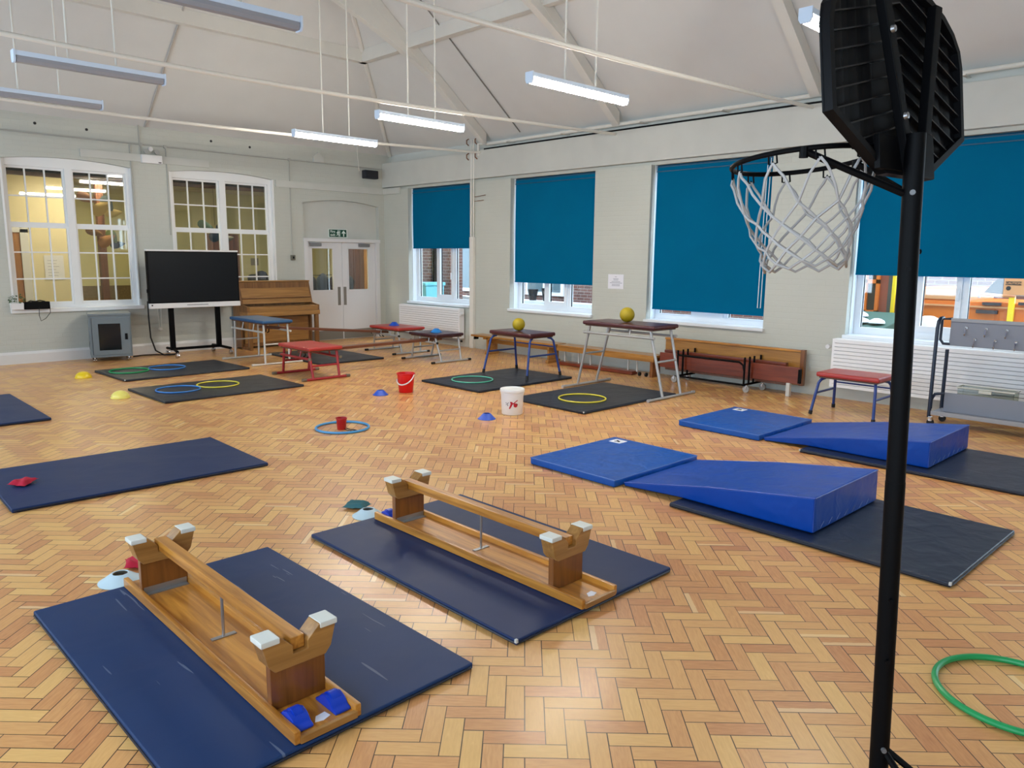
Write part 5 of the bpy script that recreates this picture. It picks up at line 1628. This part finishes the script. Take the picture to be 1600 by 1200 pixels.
MB().path([on_pole(0.02), on_pole(1.08)], 0.0284, 20).build('lower_pole', BLACK, bs_)
MB().path([on_pole(1.05), on_pole(2.10)], 0.0274, 20).build('upper_pole', BLACK, bs_)
for z, a in ((1.935, 200), (1.72, 200), (0.71, 215), (0.51, 215), (0.21, 220), (1.77, 330)):
    p = on_pole(z)
    dr_ = Vector((math.cos(R(a)), math.sin(R(a)), 0))
    MB().tube(p + dr_ * 0.028, p + dr_ * 0.038, 0.008, 8).build('bolt', mat('dull_bolt', (110, 110, 112), 0.55, metal=0.3) if z > 1.9 or z < 0.3 else BLACK, bs_)
rt = Vector((CAM_RT.x, CAM_RT.y, 0)).normalized()
fwv = Vector((CAM_FW.x, CAM_FW.y, 0)).normalized()
MB().prism([(-0.16, -0.16), (0.16, -0.16), (0.16, 0.07), (-0.16, 0.07)], 'z', 0.0, 0.03, Matrix.Rotation(R(-45), 4, 'Z')).build('base_plate', BLACK, bs_, bevel=0.008)
for (v_) in (rt * 0.24 - fwv * 0.10, rt * 0.10 - fwv * 0.20):
    MB().tube(on_pole(0.21), Vector((v_.x, v_.y, 0.028)), 0.011, 8).build('brace', BLACK, bs_)
# backboard
RIBM = mat('rib_edge_plastic', (14, 14, 17), 0.35, spec=0.4)
O = L((2.4480, 0.8665, 1.9877))
bd = bpy.data.objects.new('backboard', None)
COL.objects.link(bd)
bd.parent = bs_
bd.location = O
bd.rotation_euler = (-0.124, 0, -0.103)
hw_, hb_, z1_, z2_, za_ = 0.405, 0.126, 0.143, 0.373, 0.20
outline = [(-hb_, 0), (hb_, 0), (hw_, z1_), (hw_, z2_)]
for i in range(1, 12):
    a = math.pi * i / 12
    outline.append((hw_ * math.cos(a), z2_ + za_ * math.sin(a)))
outline.append((-hw_, z2_))
outline.append((-hw_, z1_))
cz = 0.30
inner = [(x * 0.95, cz + (z - cz) * 0.93) for x, z in outline]
MB().prism(outline, 'y', 0.010, 0.018).build('board_face', BLACKP, bd, smooth=0)
n = len(outline)
rimb = MB()
vs = [(x, -0.012, z) for x, z in outline] + [(x, 0.013, z) for x, z in outline] + [(x, -0.012, z) for x, z in inner] + [(x, 0.013, z) for x, z in inner]
fs = []
for i in range(n):
    j = (i + 1) % n
    fs += [(i, j, n + j, n + i), (2 * n + i, 3 * n + i, 3 * n + j, 2 * n + j), (i, 2 * n + i, 2 * n + j, j)]
rimb.add(vs, fs)
rimb.build('board_lip', BLACKP, bd, bevel=0.0, smooth=20)


def half_width(z):
    if z < z1_:
        return hb_ + (hw_ - hb_) * z / z1_
    if z <= z2_:
        return hw_
    return hw_ * math.sqrt(max(0, 1 - ((z - z2_) / za_) ** 2))


def inside(x, z):
    lo = max(0.0, (abs(x) - hb_) / (hw_ - hb_) * z1_)
    hi = z2_ + za_ * math.sqrt(max(0.0, 1 - (x / hw_) ** 2))
    return abs(x) < hw_ * 0.955 and lo + 0.012 < z < hi - 0.012


# shallow ribs that rise towards the middle of the board
for i_ in range(14):
    z0_ = 0.05 + 0.05 * i_
    for s_, sl in ((-1, 0.26), (1, 0.34)):
        xs = [q * 0.005 for q in range(0, 85) if inside(s_ * q * 0.005, z0_ - sl * q * 0.005)]
        if len(xs) < 6:
            continue
        x0_, x1_ = s_ * xs[0], s_ * xs[-1]
        za1, zb1 = z0_ - sl * xs[0], z0_ - sl * xs[-1]
        MB().prism([(x0_, za1 - 0.0022), (x1_, zb1 - 0.0022), (x1_, zb1 + 0.0022), (x0_, za1 + 0.0022)], 'y', -0.006, 0.012).build('board_rib', RIBM, bd, smooth=0)
for xx in (-0.33, -0.25, -0.175, 0.175, 0.25, 0.33):
    zlo = max(0.01, (abs(xx) + 0.03 - hb_) / (hw_ - hb_) * z1_)
    zhi = z2_ + za_ * math.sqrt(1 - (xx / hw_) ** 2) - 0.02
    MB().add([(xx - 0.03, 0.011, zlo), (xx + 0.03, 0.011, zlo), (xx, 0.003, zlo + 0.02), (xx - 0.03, 0.011, zhi), (xx + 0.03, 0.011, zhi), (xx, 0.003, zhi - 0.02)], [(0, 2, 1), (3, 4, 5), (0, 3, 5, 2), (2, 5, 4, 1), (0, 1, 4, 3)]).build('board_flute', BLACKP, bd, smooth=80)
# twin struts from the pole up the back of the board
for s in (-1, 1):
    MB().prism([(s * 0.018, 0.0), (s * 0.05, 0.0), (s * 0.19, 0.51), (s * 0.145, 0.51)], 'y', -0.046, -0.020).build('board_strut', BLACK, bd, bevel=0.003)
for (xx, zz) in ((-0.055, 0.075), (-0.078, 0.156), (0.046, 0.055), (-0.055, 0.02), (-0.138, 0.385)):
    MB().lathe([(0.001, 0), (0.011, 0), (0.009, 0.009), (0.001, 0.011)], 12, (0, 0, 0), Matrix.Translation((xx, -0.046, zz)) @ Matrix.Rotation(R(90), 4, 'X')).build('bolt', SILVER, bd)
MB().box(-0.046, 0.046, -0.069, -0.018, -0.018, 0.11).build('pole_clamp', BLACK, bd, bevel=0.004)
# rim and net share the tilted plane of the hoop
RR = 0.2096
rc = L((2.3622, 1.1426, 2.0472))
nrm = Vector((0.003, 0.106, 1)).normalized()
ax = Vector((0.103, 0.995, 0)) - nrm * Vector((0.103, 0.995, 0)).dot(nrm)
ax.normalize()
side = ax.cross(nrm)
MR = Matrix((side, ax, nrm)).transposed().to_4x4()
MR.translation = rc
rm = MB().ring((0, 0, 0), RR, 0.0078, 64, 10, MR).build('hoop_ring', BLACK, bs_)
MB().box(-0.07, 0.07, -0.28, -0.262, -0.078, 0.018, MR).box(-0.07, 0.07, -0.275, -0.197, -0.011, -0.005, MR).build('hoop_bracket', BLACK, bs_, bevel=0.003)
NH = 10
for k_ in range(NH):
    a = 2 * math.pi * (k_ + 0.25) / NH
    c, s = math.cos(a), math.sin(a)
    t_ = Vector((-s, c, 0))
    o_ = Vector((c, s, 0)) * RR
    pts = [o_ + t_ * 0.012 + Vector((0, 0, -0.005)), o_ + t_ * 0.013 + Vector((0, 0, -0.029)), o_ + t_ * 0.004 + Vector((0, 0, -0.031)), o_ + Vector((0, 0, -0.024)), o_ - t_ * 0.004 + Vector((0, 0, -0.031)), o_ - t_ * 0.013 + Vector((0, 0, -0.029)), o_ - t_ * 0.012 + Vector((0, 0, -0.005))]
    MB().path(pts, 0.003, 6, False, MR).build('net_hook', BLACK, rm)
# net: each hook carries two cords that spiral in opposite senses and knot where they cross
lev = [(RR, -0.028), (RR * 0.975, -0.069), (0.180, -0.148), (0.160, -0.196), (0.144, -0.240), (0.132, -0.280), (0.125, -0.318)]
steps = [0.0, 0.22, 0.5, 1.0, 1.5, 2.0, 2.5]
random.seed(3)
jit = {}


def node(angle_idx, l):
    key = (round(angle_idx * 4) % (NH * 4), l)
    if key not in jit:
        jit[key] = Vector((random.uniform(-1, 1) * 0.004, random.uniform(-1, 1) * 0.004, random.uniform(-1, 1) * 0.006)) if l > 1 else Vector((0, 0, 0))
    r, z = lev[l]
    a = 2 * math.pi * (angle_idx + 0.25) / NH
    return Vector((r * math.cos(a), r * math.sin(a), z)) + jit[key]


net = MB()
for k_ in range(NH):
    for s in (-1, 1):
        pts = [node(k_ + s * steps[l], l) for l in range(len(lev))]
        off = 0.0025 * s
        sm = []
        for i in range(len(pts) - 1):
            sm.append(pts[i])
            mid = (pts[i] + pts[i + 1]) / 2
            rad = Vector((mid.x, mid.y, 0)).normalized()
            sm.append(mid + rad * (0.004 + off))
        sm.append(pts[-1])
        net.path(sm, 0.0043, 6, False, MR)
    a_, b_ = node(k_ + 2.5, 6), node(k_ + 3.5, 6)
    net.path([a_, (a_ + b_) / 2 + Vector((0, 0, -0.020)), b_], 0.0046, 6, False, MR)
net.build('net', NETM, rm, smooth=60)
# stay arms from the front of the ring back to the pole
for s in (-1, 1):
    a = R(213) if s < 0 else R(-20)
    p_ring = MR @ Vector((RR * math.cos(a), RR * math.sin(a), -0.006))
    p_pole = on_pole(1.935) + Vector((-0.017 if s < 0 else 0.031, 0.02, 0))
    MB().tube(p_ring, p_pole, 0.0105, 8).build('stay_arm', BLACK, bs_)
    MB().tube(p_ring + Vector((0, 0, 0.011)), p_ring + Vector((0, 0, -0.020)), 0.013, 10).build('stay_clamp', BLACK, bs_)

# small brass floor socket near the camera
fsk = thing('floor_socket', 'round brass socket let into the parquet near the basketball pole', 'floor socket', (1.93, 0.985, 0))
MB().lathe([(0.001, 0.0005), (0.014, 0.0005), (0.013, 0.002), (0.001, 0.0025)], 20).build('socket_plate', mat('brass_plate', (150, 130, 90), 0.35, metal=0.8), fsk)

# ------------------------------------------------------------------ the yard outside the right-hand windows
struct(MB().box(10.1, 40, -8, 40, -0.3, -0.2).build('ground', PAVE, smooth=0))
pr1 = tag(MB().box(12.0, 12.4, 15.33, 15.78, -0.2, 3.2).build('brick_pier', BAREBRICK, smooth=0), 'red brick pier outside, in the first pane of the corner window', 'pier', 'brick piers in the yard')
pr2 = tag(MB().box(12.0, 12.4, 14.56, 14.92, -0.2, 3.2).build('brick_pier', BAREBRICK, smooth=0), 'red brick pier outside, in the middle pane of the corner window', 'pier', 'brick piers in the yard')
dp = tag(MB().tube((12.06, 15.22, -0.2), (12.06, 15.22, 3.2), 0.075, 12).build('drain_pipe', BLACK), 'black drainpipe outside beside the first brick pier', 'pipe')
wb_ = thing('wheelie_bin', 'pale teal bin outside the corner window', 'bin', (11.45, 14.62, -0.2))
MB().prism([(-0.22, 0.06), (0.22, 0.06), (0.28, 1.26), (-0.28, 1.26)], 'y', -0.17, 0.17).build('bin_body', TEALP, wb_, bevel=0.02)
MB().box(-0.31, 0.31, -0.19, 0.19, 1.26, 1.34).build('bin_lid', TEALP, wb_, bevel=0.02)
bld = thing('brick_building', 'red brick building with white windows across the yard', 'building', (15.0, 0, -0.2))
MB().box(0, 3, 3.0, 26, 0, 6).build('wall', BAREBRICK, bld, smooth=0)
for yy in (9.0, 11.6, 14.2, 17.2, 20.0):
    f = MB().box(-0.05, 0.02, yy - 0.7, yy + 0.7, 0.95, 2.6).build('window_frame', WHITE, bld, smooth=0)
    MB().box(-0.06, -0.05, yy - 0.6, yy - 0.04, 1.05, 2.5).box(-0.06, -0.05, yy + 0.04, yy + 0.6, 1.05, 2.5).build('pane', mat('far_pane', (86, 104, 112), 0.15), f, smooth=0)
pw = thing('planter_wall', 'low pale wall with plant pots across the yard', 'wall', (13.0, 12.6, -0.2))
MB().box(-0.2, 0.2, -3.0, 3.2, 0, 0.95).build('coping', WHITE, pw, smooth=0)
for (y_, h_) in ((-0.35, 0.30), (0.1, 0.26)):
    MB().lathe([(0.08, 0.95), (0.13, 0.95 + h_), (0.001, 0.95 + h_)], 14, (0, y_, 0)).build('plant_pot', INK, pw)
# orange machine with a caution sign, seen under the last blind
mc = thing('orange_machine', 'orange site machine with a caution sign outside the last window', 'machine', (12.5, 3.4, -0.2))
MB().box(0.0, 1.5, -1.2, 0.75, 0.35, 1.38).build('body', ORANGE, mc, bevel=0.02)
MB().box(0.02, 1.5, 0.02, 0.75, 1.37, 1.56).build('hopper', ORANGE, mc, bevel=0.015)
MB().box(0.0, 0.03, 0.03, 0.74, 1.40, 1.545).build('hopper_panel', ORANGE2, mc, smooth=0)
MB().box(-0.03, 0.02, -1.2, 0.75, 1.30, 1.325).build('body_rail', ORANGE2, mc, smooth=0)
cbn = MB()
for (p, q) in ((1.40, 1.46), (1.22, 1.27)):
    cbn.box(-0.05, 0.03, p, q, 0.3, 2.5)
cbn.box(-0.05, 0.03, 1.22, 1.46, 1.60, 1.66).box(-0.05, 0.03, 1.22, 1.46, 1.10, 1.18)
cbn.build('cab_frame', ORANGE, mc, smooth=0)
MB().box(0.0, 0.02, 1.27, 1.40, 1.15, 2.4).build('cab_glass', mat('dark_cab_glass', (62, 58, 48), 0.4, spec=0.15), mc, smooth=0)
MB().box(0.0, 0.3, 1.10, 1.22, 0.9, 2.4).build('side_panel', mat('rust_panel', (140, 70, 48), 0.6), mc, smooth=0)
MB().box(0.0, 0.3, 1.00, 1.10, 0.9, 2.4).build('cab_post', mat('dark_cab_post', (70, 72, 66), 0.4), mc, smooth=0)
MB().box(-0.12, -0.07, 0.955, 1.0, 0.3, 2.4).build('yellow_post', YELLOW, mc, smooth=0)
MB().prism([(-0.20, 1.50), (-0.48, 1.50), (-0.48, 1.78), (-0.40, 1.76)], 'x', 0.0, 0.25).build('engine_cover', mat('engine_dark', (30, 30, 36), 0.7, spec=0.04), mc, smooth=0)
MB().tube((-0.05, -0.16, 1.50), (-0.05, -0.62, 1.47), 0.022, 10).build('boom', ORANGE2, mc)
MB().tube((-0.05, -0.17, 1.44), (-0.05, -0.17, 1.56), 0.02, 10).build('boom_pin', SILVER, mc)
MB().box(-0.08, -0.02, -0.62, -0.55, 0.95, 1.46).build('mast', YELLOW, mc, smooth=0)
for (p, q, z0, z1) in ((-0.45, -0.22, 1.34, 1.38), (-0.42, -0.15, 1.22, 1.27), (-0.85, -0.66, 1.36, 1.40)):
    MB().box(-0.05, 0.0, p, q, z0, z1).build('side_bracket', mat('machine_grey', (66, 60, 62), 0.4, metal=0.4), mc, smooth=0)
sg = MB().box(-0.10, -0.08, -0.82, -0.475, 1.50, 1.80).build('sign_board', ORANGE2, mc, smooth=0)
MB().box(-0.104, -0.10, -0.685, -0.495, 1.635, 1.685).build('sign_strip', INK, sg, smooth=0)
text_part('lettering', 'CAUTION', 0.042, ORANGE2, sg, (-0.1055, -0.590, 1.660), (R(90), 0, R(-90)), bold=0.0006)
MB().lathe([(0.001, 0), (0.030, 0), (0.030, 0.003), (0.001, 0.003)], 16, (0, 0, 0), Matrix.Translation((-0.10, -0.535, 1.590)) @ Matrix.Rotation(R(-90), 4, 'Y')).build('sign_symbol', INK, sg)
for yy in (-0.9, 0.4):
    MB().lathe([(0.001, -0.1), (0.3, -0.1), (0.3, 0.1), (0.001, 0.1)], 20, (0, 0, 0), Matrix.Translation((0.11, yy, 0.301)) @ Matrix.Rotation(R(90), 4, 'Y')).build('wheel', RUBBER, mc)
gs = thing('green_skip', 'dark green skip of site waste below the orange machine', 'skip', (11.45, 4.35, -0.2))
MB().prism([(-0.5, 0.0), (0.5, 0.0), (0.6, 1.19), (-0.6, 1.05)], 'y', -0.42, 0.42).build('skip_body', DKGREEN, gs, bevel=0.02)
for (x_, y_, s_) in ((-0.45, 0.2, 0.12), (-0.40, -0.02, 0.14), (-0.42, -0.27, 0.11), (0.1, 0.15, 0.10)):
    MB().lathe([(0.02, 0), (s_, 0.02), (s_ * 0.9, 0.05), (s_ * 0.4, 0.08), (0.001, 0.085)], 12, (x_, y_, 1.06 + 0.11 * (x_ + 0.6) / 1.2)).build('waste_sack', WHITE, gs, smooth=60)
wsk = thing('rubble_bag', 'white rubble bag outside the last window beside the pole', 'bag', (11.35, 3.52, -0.2))
MB().lathe([(0.14, 0), (0.19, 0.4), (0.18, 1.0), (0.12, 1.18), (0.06, 1.21), (0.001, 1.19)], 16).build('bag_body', mat('bag_white', (222, 222, 216), 0.8, bump=0.6, bscale=9), wsk, smooth=60)
